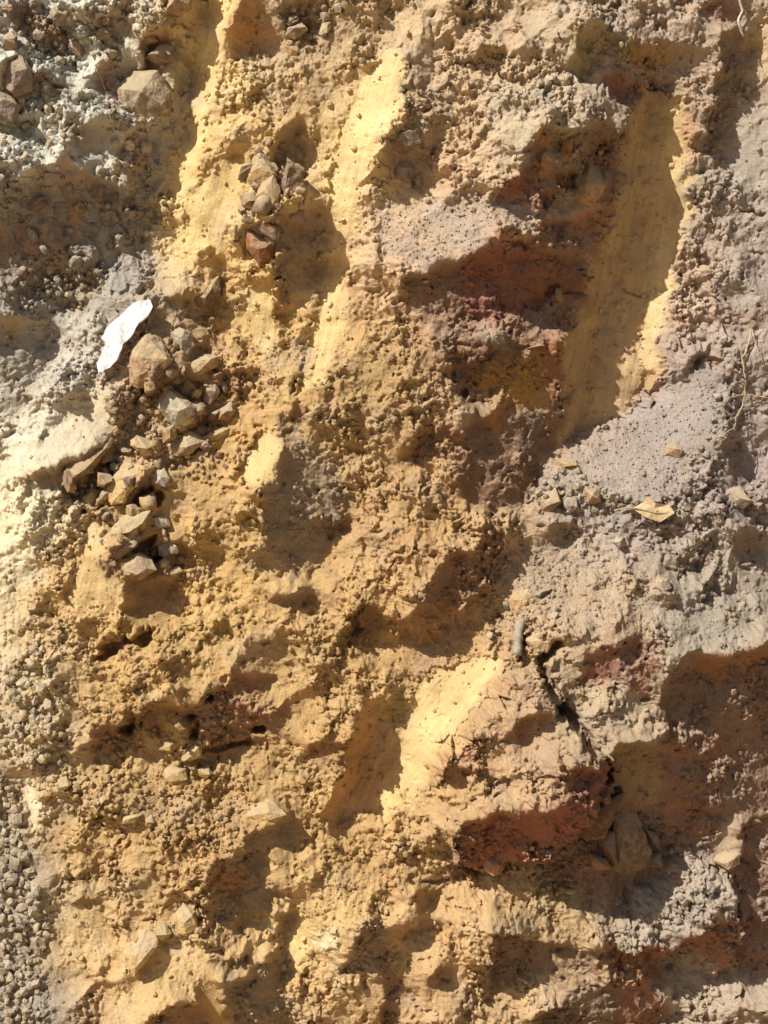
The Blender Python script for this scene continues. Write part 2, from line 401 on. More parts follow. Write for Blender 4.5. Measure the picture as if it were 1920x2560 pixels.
pit(5, '1510,430 1540,395 1570,390 1560,460 1540,520 1510,490', 30)
shade(5, '1390,45 1470,20 1545,30 1485,95 1420,128 1392,100', DBROWN, s=-1.6, b=20)
shade(5, '990,600 1100,550 1225,515 1252,600 1200,685 1100,680 1000,690', TAN, s=-0.6, cliff=-1.4)
shade(5, '1050,240 1090,160 1180,150 1190,200 1130,260', GBROWN, s=-0.4, cliff=-1.0)
shade(5, '720,590 780,580 790,650 730,650', OLIVE, b=14, amt=0.4)
shade(5, '950,480 990,470 1000,560 960,560', MUST, b=14, amt=0.4)
shade(5, '330,440 480,460 500,480 420,500 330,470', MUST, b=10, amt=0.4)
facet(5, '380,-20 420,0 440,120 480,220 540,300 520,400 400,440 280,440 350,200', 0.3, 0.1, YEL, 0.35, amt=0.4, streak=1.8)
facet(5, '800,280 1000,200 1180,260 1120,400 960,480 780,440', 0.2, 0.2, None, 0.6)
shade(5, '1330,990 1450,950 1532,950 1505,1110 1340,1110 1300,1050', RED, amt=0.5, s=-0.5)
# brown tooth scrape, lower middle
shade(0, '765,1556 790,1506 832,1498 862,1460 888,1500 890,1528 864,1566 860,1630 845,1659 820,1659 810,1745 805,1764 780,1759 755,1789 740,1804 715,1784 700,1764 720,1719 745,1659', alb(206, 160, 114), s=-0.45, cliff=-2.6, b=34, rough=0.10, d=(0.95, 0.3))
facet(0, '765,1556 790,1506 832,1498 850,1530 850,1600 825,1659 820,1700 805,1764 780,1759 755,1789 740,1804 715,1784 700,1764 720,1719 745,1659', None, None, None, 0.10, streak=1.95, zone=109)
facet(0, '854,1659 860,1606 875,1531 940,1451 1045,1416 1090,1431 1020,1516 960,1596 925,1659 880,1740 820,1790 815,1720', 0.5, 0.22, YEL, 0.13, amt=0.7, streak=2.2, zone=110)
# ---- sheet 6
shade(6, '400,60 470,40 530,150 550,200 480,260 440,300 400,380 340,430 320,490 250,522 50,522 40,450 110,400 180,300 240,200 260,130 350,150', BROWN, s=-0.66)
facet(6, '300,330 350,210 410,230 390,300 330,350', 0.7, 0.6, None, 1.0)
facet(6, '-60,560 60,520 250,530 340,440 450,560 430,620 220,680 60,690 -60,660', 0.15, 0.2, None, 0.4, sand=0.8)
facet(6, '640,150 800,80 1000,200 1020,420 900,470 640,420 520,420 480,300', 0.28, 0.18, SANDG, 0.5, amt=0.35, sand=0.9)
facet(6, '1040,350 1300,370 1400,440 1560,500 1500,560 1240,500 1060,470', 0.2, 0.2, SANDG, 0.35, amt=0.5, sand=0.9)
shade(6, '690,30 780,20 860,60 860,110 740,130', GBROWN, rough=1.2)
shade(6, '1180,40 1300,90 1240,120 1200,160 1160,90', ORANGE, b=14, amt=0.4)
shade(6, '1460,80 1560,60 1620,90 1600,180 1560,200 1480,140', GBROWN)
shade(6, '1340,320 1400,300 1450,330 1400,360', GBROWN, b=14)
shade(6, '1270,200 1370,180 1360,220 1290,240', GBROWN, b=14)
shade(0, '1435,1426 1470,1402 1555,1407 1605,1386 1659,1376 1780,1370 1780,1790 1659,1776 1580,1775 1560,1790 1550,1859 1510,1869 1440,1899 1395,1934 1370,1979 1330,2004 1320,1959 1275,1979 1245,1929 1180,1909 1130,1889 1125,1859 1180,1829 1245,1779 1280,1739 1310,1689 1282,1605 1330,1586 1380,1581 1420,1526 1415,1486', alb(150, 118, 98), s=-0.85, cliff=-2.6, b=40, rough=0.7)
tint(6, '1280,600 1450,600 1659,550 1659,700 1500,720 1320,680', alb(176, 120, 74), 0.7)
tint(6, '1180,900 1400,850 1500,1000 1450,1106 1150,1106', RED, 0.35)
tint(6, '920,980 1100,960 1160,1106 960,1106', OLIVE, 0.35)
shade(6, '820,570 930,560 1030,520 1110,540 1150,620 1120,720 1170,780 1060,780 1000,700 940,710 830,740 810,690 850,620', PURPLE, s=-0.45, cliff=-1.5, rough=1.1)
shade(6, '720,770 800,790 825,850 800,885 740,860', GBROWN, s=-1.0)
crack(6, '735,560 690,610 668,650 680,700 730,800 800,880 860,970 900,1020 950,1090 960,1150', 22, 60)
shade(6, '500,960 540,870 620,830 655,870 640,940 580,985', BROWN)
shade(6, '520,740 590,700 660,710 640,780 560,765', BROWN, b=16)
shade(6, '225,1106 260,1000 370,920 432,970 420,1050 380,1120 260,1180', PURPLE, s=-0.5, rough=1.2, amt=0.6)
facet(6, '660,900 740,880 800,910 870,1000 780,1060 600,1080 440,1040 500,990 600,980', 0.3, 0.25, None, 0.7)
facet(6, '820,790 900,780 1000,780 1170,790 1180,840 1100,950 1000,960 900,985 850,950 820,870', 0.25, 0.25, GREY, 1.1, amt=0.35)
shade(6, '60,690 110,780 122,840 70,920 60,1060 0,1060 0,800', OLIVE, s=-0.5, cliff=-1.6)
# ---- sheet 7
facet(7, '-80,0 50,0 100,150 160,320 180,500 230,650 150,850 210,1106 200,1300 -80,1300', 0.06, 0.18, GREY, 0.6, amt=0.35)
facet(7, '70,30 150,60 200,180 190,260 160,312 120,220', 0.6, 0.15, PALE, 0.14, streak=1.2, zone=111)
shade(7, '950,390 1060,310 1090,250 1140,230 1250,190 1300,290 1235,345 1150,340 1160,480 1250,530 1200,580 1120,640 1090,710 1040,700 980,640 890,680 860,640 940,590 880,560 890,500 860,450 920,420', GBROWN, s=-0.66, rough=0.75)
tint(7, '870,480 940,430 1060,440 1060,500 900,560', alb(196, 130, 76), 0.7)
tint(7, '1060,640 1180,560 1220,560 1130,660 1090,720', MUST, 0.6)
facet(7, '1150,340 1200,340 1250,500 1200,500 1160,440', 0.6, 0.5, None, 1.2)
facet(7, '880,620 940,590 1000,650 1060,710 1000,780 900,700', 0.4, 0.4, None, 1.0)
shade(7, '1200,620 1262,600 1282,700 1262,780 1210,850 1222,920 1210,1000 1290,1106 1310,1200 1000,1200 990,1000 960,910 1040,880 1080,810 1150,800 1182,760', GBROWN, s=-0.66, rough=0.6)
facet(7, '1030,780 1060,750 1160,740 1175,780 1150,800 1080,810 1045,870', 0.5, 0.5, YEL, 0.2)
facet(7, '1100,700 1180,600 1270,540 1260,600 1200,620 1180,740 1100,740', 0.4, 0.2, YEL, 0.15, streak=2.1, zone=112)
shade(7, '640,1070 700,990 800,960 870,950 885,1010 915,1106 930,1200 520,1200 560,1106', BROWN, s=-0.7, rough=0.75)
facet(7, '870,960 900,880 960,900 990,1000 1000,1106 920,1106', 0.1, 0.2, MUST, 0.3, amt=0.6)
facet(7, '200,500 340,560 440,600 520,800 380,860 240,900 160,840 230,650', 0.3, 0.2, YEL, 0.45, amt=0.4)
facet(7, '500,1000 640,800 780,720 900,760 950,840 880,930 700,980 560,1106 440,1106', 0.28, 0.28, YEL, 0.45, amt=0.4)
shade(7, '680,860 600,860 640,800 690,800', MUST, b=12)
shade(7, '370,890 420,870 500,880 400,915', BROWN, b=12)
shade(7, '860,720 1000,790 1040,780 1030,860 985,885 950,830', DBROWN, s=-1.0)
shade(7, '390,430 430,440 490,470 420,480', alb(150, 132, 70), b=12)
shade(7, '340,540 400,530 440,570 380,560', alb(150, 132, 70), b=12)
facet(7, '1290,560 1400,420 1480,300 1540,220 1620,300 1659,480 1560,640 1470,680 1340,700', 0.25, 0.2, None, 0.4, sand=0.8)
facet(7, '1340,780 1400,690 1470,660 1480,720 1420,790 1370,830', 0.6, 0.3, PALE, 0.14, streak=2.0, zone=113)
facet(7, '1220,860 1290,560 1340,700 1340,800 1290,900 1240,1000', 0.5, 0.1, YEL, 0.25, streak=1.8)
shade(7, '1545,640 1659,630 1690,760 1659,900 1560,900 1480,840 1540,720', GBROWN, s=-0.6)
shade(7, '1280,930 1320,900 1330,960 1290,1000', MUST, b=12)
# ---- sheet 8, lower right
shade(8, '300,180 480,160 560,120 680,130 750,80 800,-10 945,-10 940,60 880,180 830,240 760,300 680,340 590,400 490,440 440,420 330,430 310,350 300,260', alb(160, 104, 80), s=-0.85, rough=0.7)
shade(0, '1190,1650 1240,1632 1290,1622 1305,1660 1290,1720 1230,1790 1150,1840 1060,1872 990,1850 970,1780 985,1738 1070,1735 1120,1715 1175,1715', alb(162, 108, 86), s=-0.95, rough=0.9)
tint(8, '700,60 900,40 860,180 760,260 700,200', RED, 0.7)
tint(8, '320,180 500,200 480,330 330,300', RED, 0.45)
facet(8, '500,0 760,0 760,80 700,130 560,110 480,160 330,180 240,120 300,40', 0.4, 0.4, TAN, 1.15, amt=0.3)
tint(8, '1180,0 1659,0 1659,230 1440,240 1300,180', alb(150, 122, 104), 0.6)
tint(8, '1040,0 1190,0 1180,150 1120,180 1040,90', OLIVE, 0.5)
tint(8, '1200,100 1420,160 1440,260 1380,360 1240,230', RED, 0.4)
pit(8, '840,240 930,120 1010,90 960,160 880,250', 50)
facet(8, '1000,700 1080,640 1140,550 1220,490 1360,430 1430,420 1510,480 1520,550 1400,640 1385,690 1275,750 1260,800 1160,775 1000,765', 0.36, 0.34, GREY, 1.0, amt=0.6)
facet(8, '1440,420 1500,260 1550,240 1560,400 1520,470', 0.6, 0.3, TAN, 0.8, amt=0.5)
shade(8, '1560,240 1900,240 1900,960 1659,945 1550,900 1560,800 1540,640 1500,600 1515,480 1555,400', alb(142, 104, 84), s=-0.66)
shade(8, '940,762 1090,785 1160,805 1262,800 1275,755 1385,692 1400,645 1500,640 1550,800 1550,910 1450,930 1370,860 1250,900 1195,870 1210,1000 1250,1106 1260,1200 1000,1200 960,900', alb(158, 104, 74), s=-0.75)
tint(8, '960,770 1100,800 1180,900 1170,960 980,930', alb(186, 124, 74), 0.6)
facet(8, '1195,870 1260,900 1380,930 1560,960 1659,945 1800,960 1800,1060 1600,1095 1460,1060 1300,1020 1220,1020', 0.42, 0.42, GREY, 1.1, amt=0.45)
facet(8, '1370,860 1440,860 1480,900 1440,915', 0.6, 0.5, LGREY, 1.0)
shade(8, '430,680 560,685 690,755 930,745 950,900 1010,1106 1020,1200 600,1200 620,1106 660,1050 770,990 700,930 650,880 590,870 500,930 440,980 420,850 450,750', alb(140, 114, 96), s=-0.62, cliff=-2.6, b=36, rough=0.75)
facet(8, '650,920 720,920 775,985 740,1040 660,1010', 0.8, 0.7, GREY, 1.2)
facet(8, '590,870 630,870 640,920 610,940', 0.8, 0.7, GREY, 1.0)
facet(8, '150,640 300,500 560,420 700,510 850,560 890,640 830,720 690,755 600,690 440,640 300,650', 0.33, 0.36, None, 0.9)
shade(8, '0,700 120,700 160,640 240,640 170,715 60,742', BROWN, b=14)
pit(8, '310,440 430,425 420,465 330,470', 30)
shade(8, '120,560 240,500 230,590 130,610', MUST, b=14, amt=0.4)
shade(8, '-20,800 60,900 90,1000 40,1120 -20,1120', BROWN)
shade(8, '190,900 270,840 270,920 200,960', BROWN, b=16)
crack(8, '160,490 280,490', 7, 12); crack(8, '1500,470 1560,640 1545,800', 7, 16)

bulge(4, '1480,440 1485,560 1500,700 1440,800 1400,1000 1250,1060 1000,1080 700,1030 640,1010 720,880 900,790 1040,720 1200,580 1340,500', 30, 4)
PIT_ROCK = '280,800 420,840 450,960 400,1000 330,1010 260,980'
pit(0, PIT_ROCK, 18)
# embedded boulders: each keeps its own mesh (zone 301..)
BOULDERS = [
 (301, 6, '200,1200 260,1000 370,920 480,760 560,700 660,690 700,770 740,860 800,900 860,980 915,1040 945,1110 935,1170 880,1290 830,1345 760,1410 680,1450 590,1510 490,1550 330,1540 300,1440 290,1330 310,1240 250,1220',
  'large dusty brown boulder with red-brown underside beside the long dark crack', 'boulder'),
 (302, 8, '960,770 1000,700 1080,640 1140,550 1220,490 1360,430 1430,420 1510,480 1530,560 1555,700 1550,910 1450,930 1370,860 1250,900 1180,860 1090,790',
  'grey dust-topped block with red-brown lower face near the bottom right corner', 'boulder'),
 (303, 2, '430,480 560,405 700,390 860,385 960,430 1060,490 1030,560 1000,590 880,700 840,770 800,850 700,900 620,910 500,890 420,850 500,830 570,790 560,720 480,700 420,600',
  'broad grey-dusted rock slab overhanging the dark hollow left of the deep tooth scrape', 'boulder'),
 (304, 2, '890,290 960,290 1060,340 1112,370 1100,460 1050,488 980,440 910,390',
  'small brown rock with pale top edge at the upper end of the deep tooth scrape', 'rock'),
 (305, 4, '345,20 590,0 610,160 590,250 540,330 440,335 335,260 355,120',
  'purplish red rock face in shade left of the deep tooth scrape', 'boulder'),
 (306, 4, '390,470 500,430 640,390 780,380 790,560 740,640 620,680 530,655 480,600 380,585',
  'rusty orange-brown rock in shade at the foot of the deep tooth scrape', 'boulder'),
 (307, 6, '30,440 110,390 180,300 240,200 260,130 350,140 400,60 470,40 530,150 550,200 480,260 440,300 400,380 340,430 320,490 250,525 50,525',
  'ochre boulder with shaded brown right side in the middle of the bank', 'boulder'),
]
for zid, k, pts, lab, cat in BOULDERS:
    if zid in (301, 302, 303, 307): bulge(k, pts, {301: 55, 302: 38, 303: 30, 307: 26}[zid])
    sl, m = pmask(T(k, pts)); ZONE[sl] = np.where(m, zid, ZONE[sl])
SCRAPES = {101: 'long bright yellow scrape running down from the top edge', 102: 'short pale yellow scrape with a sharp right edge near the top',
 103: 'deep olive shaded floor of the right-hand tooth scrape', 104: 'sunlit yellow right flank of the deep tooth scrape', 105: 'pale smeared orange scrape on the left',
 106: 'small yellow scraped facet above the rubble', 107: 'broad yellow scraped face in the upper middle', 108: 'yellow scraped slab right of the rubble',
 109: 'brown shaded groove in the lower middle', 110: 'broad smooth yellow scrape right of the brown groove', 111: 'bright pale facet at the lower left edge',
 112: 'yellow scraped strip by the dark hollow', 113: 'bright pale facet at the bottom middle'}

# ------------------------------------------------------------------ ragged edges, then integrate slopes to relief
wx = perlin(RXX / 70, RYY / 70, 1) * 11 + perlin(RXX / 26, RYY / 26, 2) * 10 + perlin(RXX / 11, RYY / 11, 3) * 6
wy = perlin(RXX / 70, RYY / 70, 4) * 11 + perlin(RXX / 26, RYY / 26, 5) * 10 + perlin(RXX / 11, RYY / 11, 6) * 6
CRK = CRK[np.clip(((RYY + wy * .55 - RY0) / RS).astype(int), 0, RH - 1), np.clip(((RXX + wx * .55 - RX0) / RS).astype(int), 0, RW - 1)]
_w = worley(RXX / 30, RYY / 30, 5); wx += (_JA.ravel()[_w[4]]) * 6.5; wy += (_JB.ravel()[_w[4]]) * 6.5
_w = worley(RXX / 14, RYY / 14, 6); wx += (_JA.ravel()[_w[4]]) * 2.2; wy += (_JB.ravel()[_w[4]]) * 2.2
II = np.clip(((RXX + wx - RX0) / RS + 0.5).astype(int), 0, RW - 1)
JJ = np.clip(((RYY + wy - RY0) / RS + 0.5).astype(int), 0, RH - 1)
def warp(a): return a[JJ, II]
_J0, _I0 = JJ, II
def warp0(a): return a[_J0, _I0]
GX = blur(warp(GX), 1); GY = blur(warp(GY), 1)
ROUGH = blur(warp(ROUGH), 3); PIT = blur(warp(PIT), 1); STRK0 = blur(warp(STREAK), 2); STREAK = blur(warp(STREAK), 7); STDIR = warp(STDIR)
SAND = blur(warp(SAND), 5); ZONE = warp(ZONE)
II = np.clip((II + perlin(RXX / 40, RYY / 40, 46) * 9 + perlin(RXX / 14, RYY / 14, 47) * 5).astype(int), 0, RW - 1)
JJ = np.clip((JJ + perlin(RXX / 40, RYY / 40, 48) * 9 + perlin(RXX / 14, RYY / 14, 49) * 5).astype(int), 0, RH - 1)
COLR = np.stack([blur(warp(COLR[..., k]), 4) for k in range(3)], -1)

def integrate(gx, gy, lam):
    H, W = gx.shape
    ex = np.concatenate([gx, -gx[:, ::-1]], 1); ex = np.concatenate([ex, ex[::-1]], 0)
    ey = np.concatenate([gy, gy[:, ::-1]], 1); ey = np.concatenate([ey, -ey[::-1]], 0)
    kx = np.fft.rfftfreq(2 * W, RS) * 2 * np.pi; ky = np.fft.fftfreq(2 * H, RS) * 2 * np.pi
    KX, KY = np.meshgrid(kx, ky)
    F = -1j * (KX * np.fft.rfft2(ex) + KY * np.fft.rfft2(ey)) / (KX ** 2 + KY ** 2 + lam ** 2)
    return np.fft.irfft2(F, s=ex.shape)[:H, :W]
GT = GX * TX + GY * TY; GP = GX * -TY + GY * TX        # slope down-light is surveyed, slope across it is free
RELIEF = integrate(GX, GY, 1 / 450.0)
for _ in range(3):
    ay, ax = np.gradient(RELIEF, RS)
    ap = 0.75 * (ax * -TY + ay * TX) + 0.25 * GP
    RELIEF = integrate(GT * TX - ap * TY, GT * TY + ap * TX, 1 / 450.0)
RELIEF = RELIEF * 0.97
edge = sstep(0, 200, np.minimum(np.minimum(RXX - rx[0], rx[-1] - RXX), np.minimum(RYY - ry[0], ry[-1] - RYY)))
RELIEF = (RELIEF + warp0(BULGE)) * edge
print('relief range mm', RELIEF[160:1266, 160:990].min(), RELIEF[160:1266, 160:990].max())

# ------------------------------------------------------------------ the dense face grid
def axis(a, b, step, lo, hi):
    mid = list(np.arange(a, b + 0.1, step)); s = step; x = mid[-1]; up = []
    while x < hi: s *= 1.09; x += s; up.append(x)
    s = step; x = a; dn = []
    while x > lo: s *= 1.09; x -= s; dn.append(x)
    return np.array(dn[::-1] + mid + up)
STEP = 2.05
gx_ = axis(-50, 1710, STEP, -1900, 3560)
gy_ = axis(-50, 2262, STEP, -1900, 2480)
X, Y = np.meshgrid(gx_, gy_)
NY, NX = X.shape
def samp(a, x, y):
    fi = np.clip((x - RX0) / RS, 0, RW - 1.001); fj = np.clip((y - RY0) / RS, 0, RH - 1.001)
    i = fi.astype(int); j = fj.astype(int); u = fi - i; v = fj - j
    if a.ndim == 3: u = u[..., None]; v = v[..., None]
    return (a[j, i] * (1 - u) + a[j, i + 1] * u) * (1 - v) + (a[j + 1, i] * (1 - u) + a[j + 1, i + 1] * u) * v
def samp_near(a, x, y):
    return a[np.clip(((y - RY0) / RS + .5).astype(int), 0, RH - 1), np.clip(((x - RX0) / RS + .5).astype(int), 0, RW - 1)]

R = samp(ROUGH, X, Y); SN = samp(SAND, X, Y); SK = samp(STREAK, X, Y)
fray = perlin(X / 24, Y / 24, 51) * .30 + perlin(X / 9, Y / 9, 52) * .26 + perlin(X / 60, Y / 60, 53) * .2
SK = sstep(0.38, 0.60, SK + fray * np.clip(1.5 - SK, 0, 1) + 0.10)
R = np.where(R < 0.5, R + (1 - SK) * samp(STRK0, X, Y) * 0.55, R)
crumb = np.clip(R, 0, 1.4) * (1 - SK * 0.8)
h = samp(RELIEF, X, Y)
# patchiness: crumbly and smoother areas alternate
patch = np.clip(0.52 + 1.1 * perlin(X / 150, Y / 150, 8) + 0.8 * perlin(X / 55, Y / 55, 9), 0.06, 1.7)
h += (perlin(X / 210, Y / 210, 10) * 26 + perlin(X / 95, Y / 95, 11) * 10) * (0.35 + 0.65 * np.clip(R, 0, 1))
# fractured facets
wa = perlin(X / 80, Y / 80, 42) * .3; wb = perlin(X / 80, Y / 80, 43) * .3
h += crumb * fracture(X / 120 + wa, Y / 120 + wb, 6) * 42
wa = perlin(X / 30, Y / 30, 12) * .22; wb = perlin(X / 30, Y / 30, 13) * .22
h += crumb * (0.45 + 0.55 * np.clip(patch, 0, 1.4)) * fracture(X / 55 + wa, Y / 55 + wb, 1) * 27
h += crumb * (0.25 + patch) * fracture(X / 24 + wa * 1.5, Y / 24 + wb * 1.5, 2) * 11.5
h += crumb * (0.4 + patch) * fracture(X / 11.5 + wb, Y / 11.5 - wa, 3, 0.7, .7) * 4.6
# chips and blocks: little ledges with upright sides
for cs, amp, sd_ in ((46, 11, 71), (21, 8.5, 72), (10.5, 4.6, 73)):
    qx = X / cs + perlin(X / (cs * .45), Y / (cs * .45), sd_) * .28; qy = Y / cs + perlin(X / (cs * .45), Y / (cs * .45), sd_ + 5) * .28
    b1, b2, bx, by, bid = worley(qx, qy, sd_ % 7 + 3)
    h += crumb * np.clip(0.12 + 0.95 * patch, 0, 1.5) * amp * (_JC.ravel()[bid] - .5 + 0.5 * (_JA.ravel()[bid] * bx + _JB.ravel()[bid] * by)) * sstep(0.0, 0.10, b2 - b1)
# clods
cl = (1 - sstep(0.12, 0.55, worley(X / 15, Y / 15, 3)[0])) 
h += crumb * patch * cl * 4.2 * (0.4 + np.clip(perlin(X / 45, Y / 45, 16) + .4, 0, 1.3))
w4 = worley(X / 8.0, Y / 8.0, 4)
h += (crumb * (0.7 + patch * 1.9) + SN * 0.9) * (1 - sstep(0.1, 0.6, w4[0])) * (0.3 + _JC.ravel()[w4[4]])
h += crumb * (perlin(X / 7.5, Y / 7.5, 19) * (1.0 + patch)) + np.minimum(crumb, .8) * perlin(X / 4.6, Y / 4.6, 50) * 1.3
h += SN * (perlin(X / 5.0, Y / 5.0, 20) * 0.9 + perlin(X / 40, Y / 40, 21) * 2)
# pits left by fallen crumbs
pk = perlin(X / 38, Y / 38, 22) * 0.6 + perlin(X / 16, Y / 16, 23) * 0.5
h -= crumb * sstep(0.30, 0.50, pk) * 9
# tooth marks
sd = samp_near(STDIR, X, Y)
ca, sa = np.cos(sd), np.sin(sd)
al = X * ca + Y * sa; ac = -X * sa + Y * ca
h += SK * (perlin(al / 200, ac / 9, 24) * 0.8 + perlin(al / 60, ac / 5, 25) * 0.6 + perlin(al / 300, ac / 34, 26) * 4.5 + perlin(X / 22, Y / 22, 54) * 2.2 + perlin(X / 5, Y / 5, 55) * .7)
h -= SK * sstep(.38, .5, perlin(X / 14, Y / 14, 56) * .7 + perlin(X / 40, Y / 40, 57) * .5) * 3.0
h -= samp(PIT, X, Y) + samp(CRK, X, Y)
# sideways crumple so that steep breaks are not stretched sheets, crests lean over a little
lx = (perlin(X / 40, Y / 40, 27) * 5 + perlin(X / 15, Y / 15, 28) * 2.6) * crumb
ly = (perlin(X / 40, Y / 40, 29) * 5 + perlin(X / 15, Y / 15, 30) * 2.6) * crumb
hb = samp(RELIEF - blur(RELIEF, 18), X, Y)
over = np.clip(hb, -30, 30) * 0.22 * np.clip(R, 0, 1)
PX = X + lx + over * TX; PY = Y + ly + over * TY
# albedo
dhx = np.gradient(h, axis=1) / np.gradient(X, axis=1); dhy = np.gradient(h, axis=0) / np.gradient(Y, axis=0)
nrm = np.sqrt(1 + dhx ** 2 + dhy ** 2)
upn = (dhy * V_.z + N_.z) / nrm                      # how far the ground faces up
C = samp(COLR, X, Y)
SOILC = samp(SOIL0, X, Y)
dust = sstep(0.22, 0.72, upn + 0.25 * perlin(X / 30, Y / 30, 44) + 0.12 * perlin(X / 10, Y / 10, 45)) * (1 - SK) * 0.8
C = C * (1 - dust[..., None]) + SOILC * dust[..., None]
n1 = perlin(X / 120, Y / 120, 31); n2 = perlin(X / 33, Y / 33, 32); n3 = perlin(X / 9, Y / 9, 33); n4 = perlin(X / 60, Y / 60, 34)
C = C * (1 + 0.10 * n1 + 0.13 * n2 * (0.4 + .6 * crumb) + 0.10 * n3 * (.3 + .7 * crumb))[..., None]
rust = np.clip(n4 * 1.6 + n2 * .5 - .35, 0, 1)[..., None] * (0.4 * np.clip(R, 0, 1))[..., None]
C = C * (1 - rust * np.array([0.16, 0.36, 0.50]))
grey = np.clip(perlin(X / 85, Y / 85, 35) * 1.5 - .25, 0, 1)[..., None] * 0.22
C = C * (1 - grey) + grey * C.mean(-1, keepdims=True) * np.array([1.02, 1.0, .93])
C = C * 0.96 + C.mean(-1, keepdims=True) * 0.04
strk = SK * (perlin(al / 160, ac / 9, 36) * 0.10 + perlin(al / 60, ac / 4, 37) * 0.05 + perlin(X / 70, Y / 70, 58) * .12 + perlin(X / 16, Y / 16, 59) * .07)
C = np.clip(C * (1 + strk)[..., None], 0.015, 0.85)

# lower margin runs out into the ground, upper margin rolls back on to the top
u = (PX - 829.5) / 1000; v = (1106 - PY) / 1000; hh = h / 1000
roll = np.clip(v - 2.2, 0, None); vv = np.minimum(v, 2.2)
P = np.stack([u, ORG.y + vv * V_.y + hh * N_.y + roll * 1.0, ORG.z + vv * V_.z + hh * N_.z + roll * 0.08], -1)
COARSE = h
PXg, PYg = PX, PY

def height(x, y):
    """relief in mm at a spot on the face (dense grid, nearest)"""
    i = int(np.clip(np.searchsorted(gx_, x), 0, NX - 1)); j = int(np.clip(np.searchsorted(gy_, y), 0, NY - 1))
    return float(h[j, i])
def world_at(x, y, z):
    return ORG + U_ * ((x - 829.5) / 1000) + V_ * ((1106 - y) / 1000) + N_ * (z / 1000)
FACE = Matrix(((U_.x, V_.x, N_.x), (U_.y, V_.y, N_.y), (U_.z, V_.z, N_.z)))

# ------------------------------------------------------------------ materials
def soil_material(name, grain=1.0):
    m = bpy.data.materials.new(name); m.use_nodes = True
    nt = m.node_tree; b = nt.nodes['Principled BSDF']
    b.inputs['Roughness'].default_value = 0.95
    b.inputs['Specular IOR Level'].default_value = 0.12
    at = nt.nodes.new('ShaderNodeAttribute'); at.attribute_name = 'albedo'
    tc = nt.nodes.new('ShaderNodeTexCoord')
    n = nt.nodes.new('ShaderNodeTexNoise'); n.inputs['Scale'].default_value = 330; n.inputs['Detail'].default_value = 4; n.inputs['Roughness'].default_value = 0.7
    nt.links.new(tc.outputs['Object'], n.inputs['Vector'])
    mr = nt.nodes.new('ShaderNodeMapRange'); mr.inputs['From Min'].default_value = 0.3; mr.inputs['From Max'].default_value = 0.7
    mr.inputs['To Min'].default_value = 1 - 0.30 * grain; mr.inputs['To Max'].default_value = 1 + 0.30 * grain
    nt.links.new(n.outputs['Fac'], mr.inputs['Value'])
    mx = nt.nodes.new('ShaderNodeMix'); mx.data_type = 'RGBA'; mx.blend_type = 'MULTIPLY'; mx.inputs['Factor'].default_value = 1
    nt.links.new(at.outputs['Color'], mx.inputs['A']); nt.links.new(mr.outputs['Result'], mx.inputs['B'])
    nt.links.new(mx.outputs['Result'], b.inputs['Base Color'])
    bp = nt.nodes.new('ShaderNodeBump'); bp.inputs['Strength'].default_value = 0.55 * grain; bp.inputs['Distance'].default_value = 0.0022
    nt.links.new(n.outputs['Fac'], bp.inputs['Height']); nt.links.new(bp.outputs['Normal'], b.inputs['Normal'])
    return m
M_SOIL = soil_material('crumbly_soil', 1.0)
M_SCRAPE = soil_material('scraped_clay', 0.75)

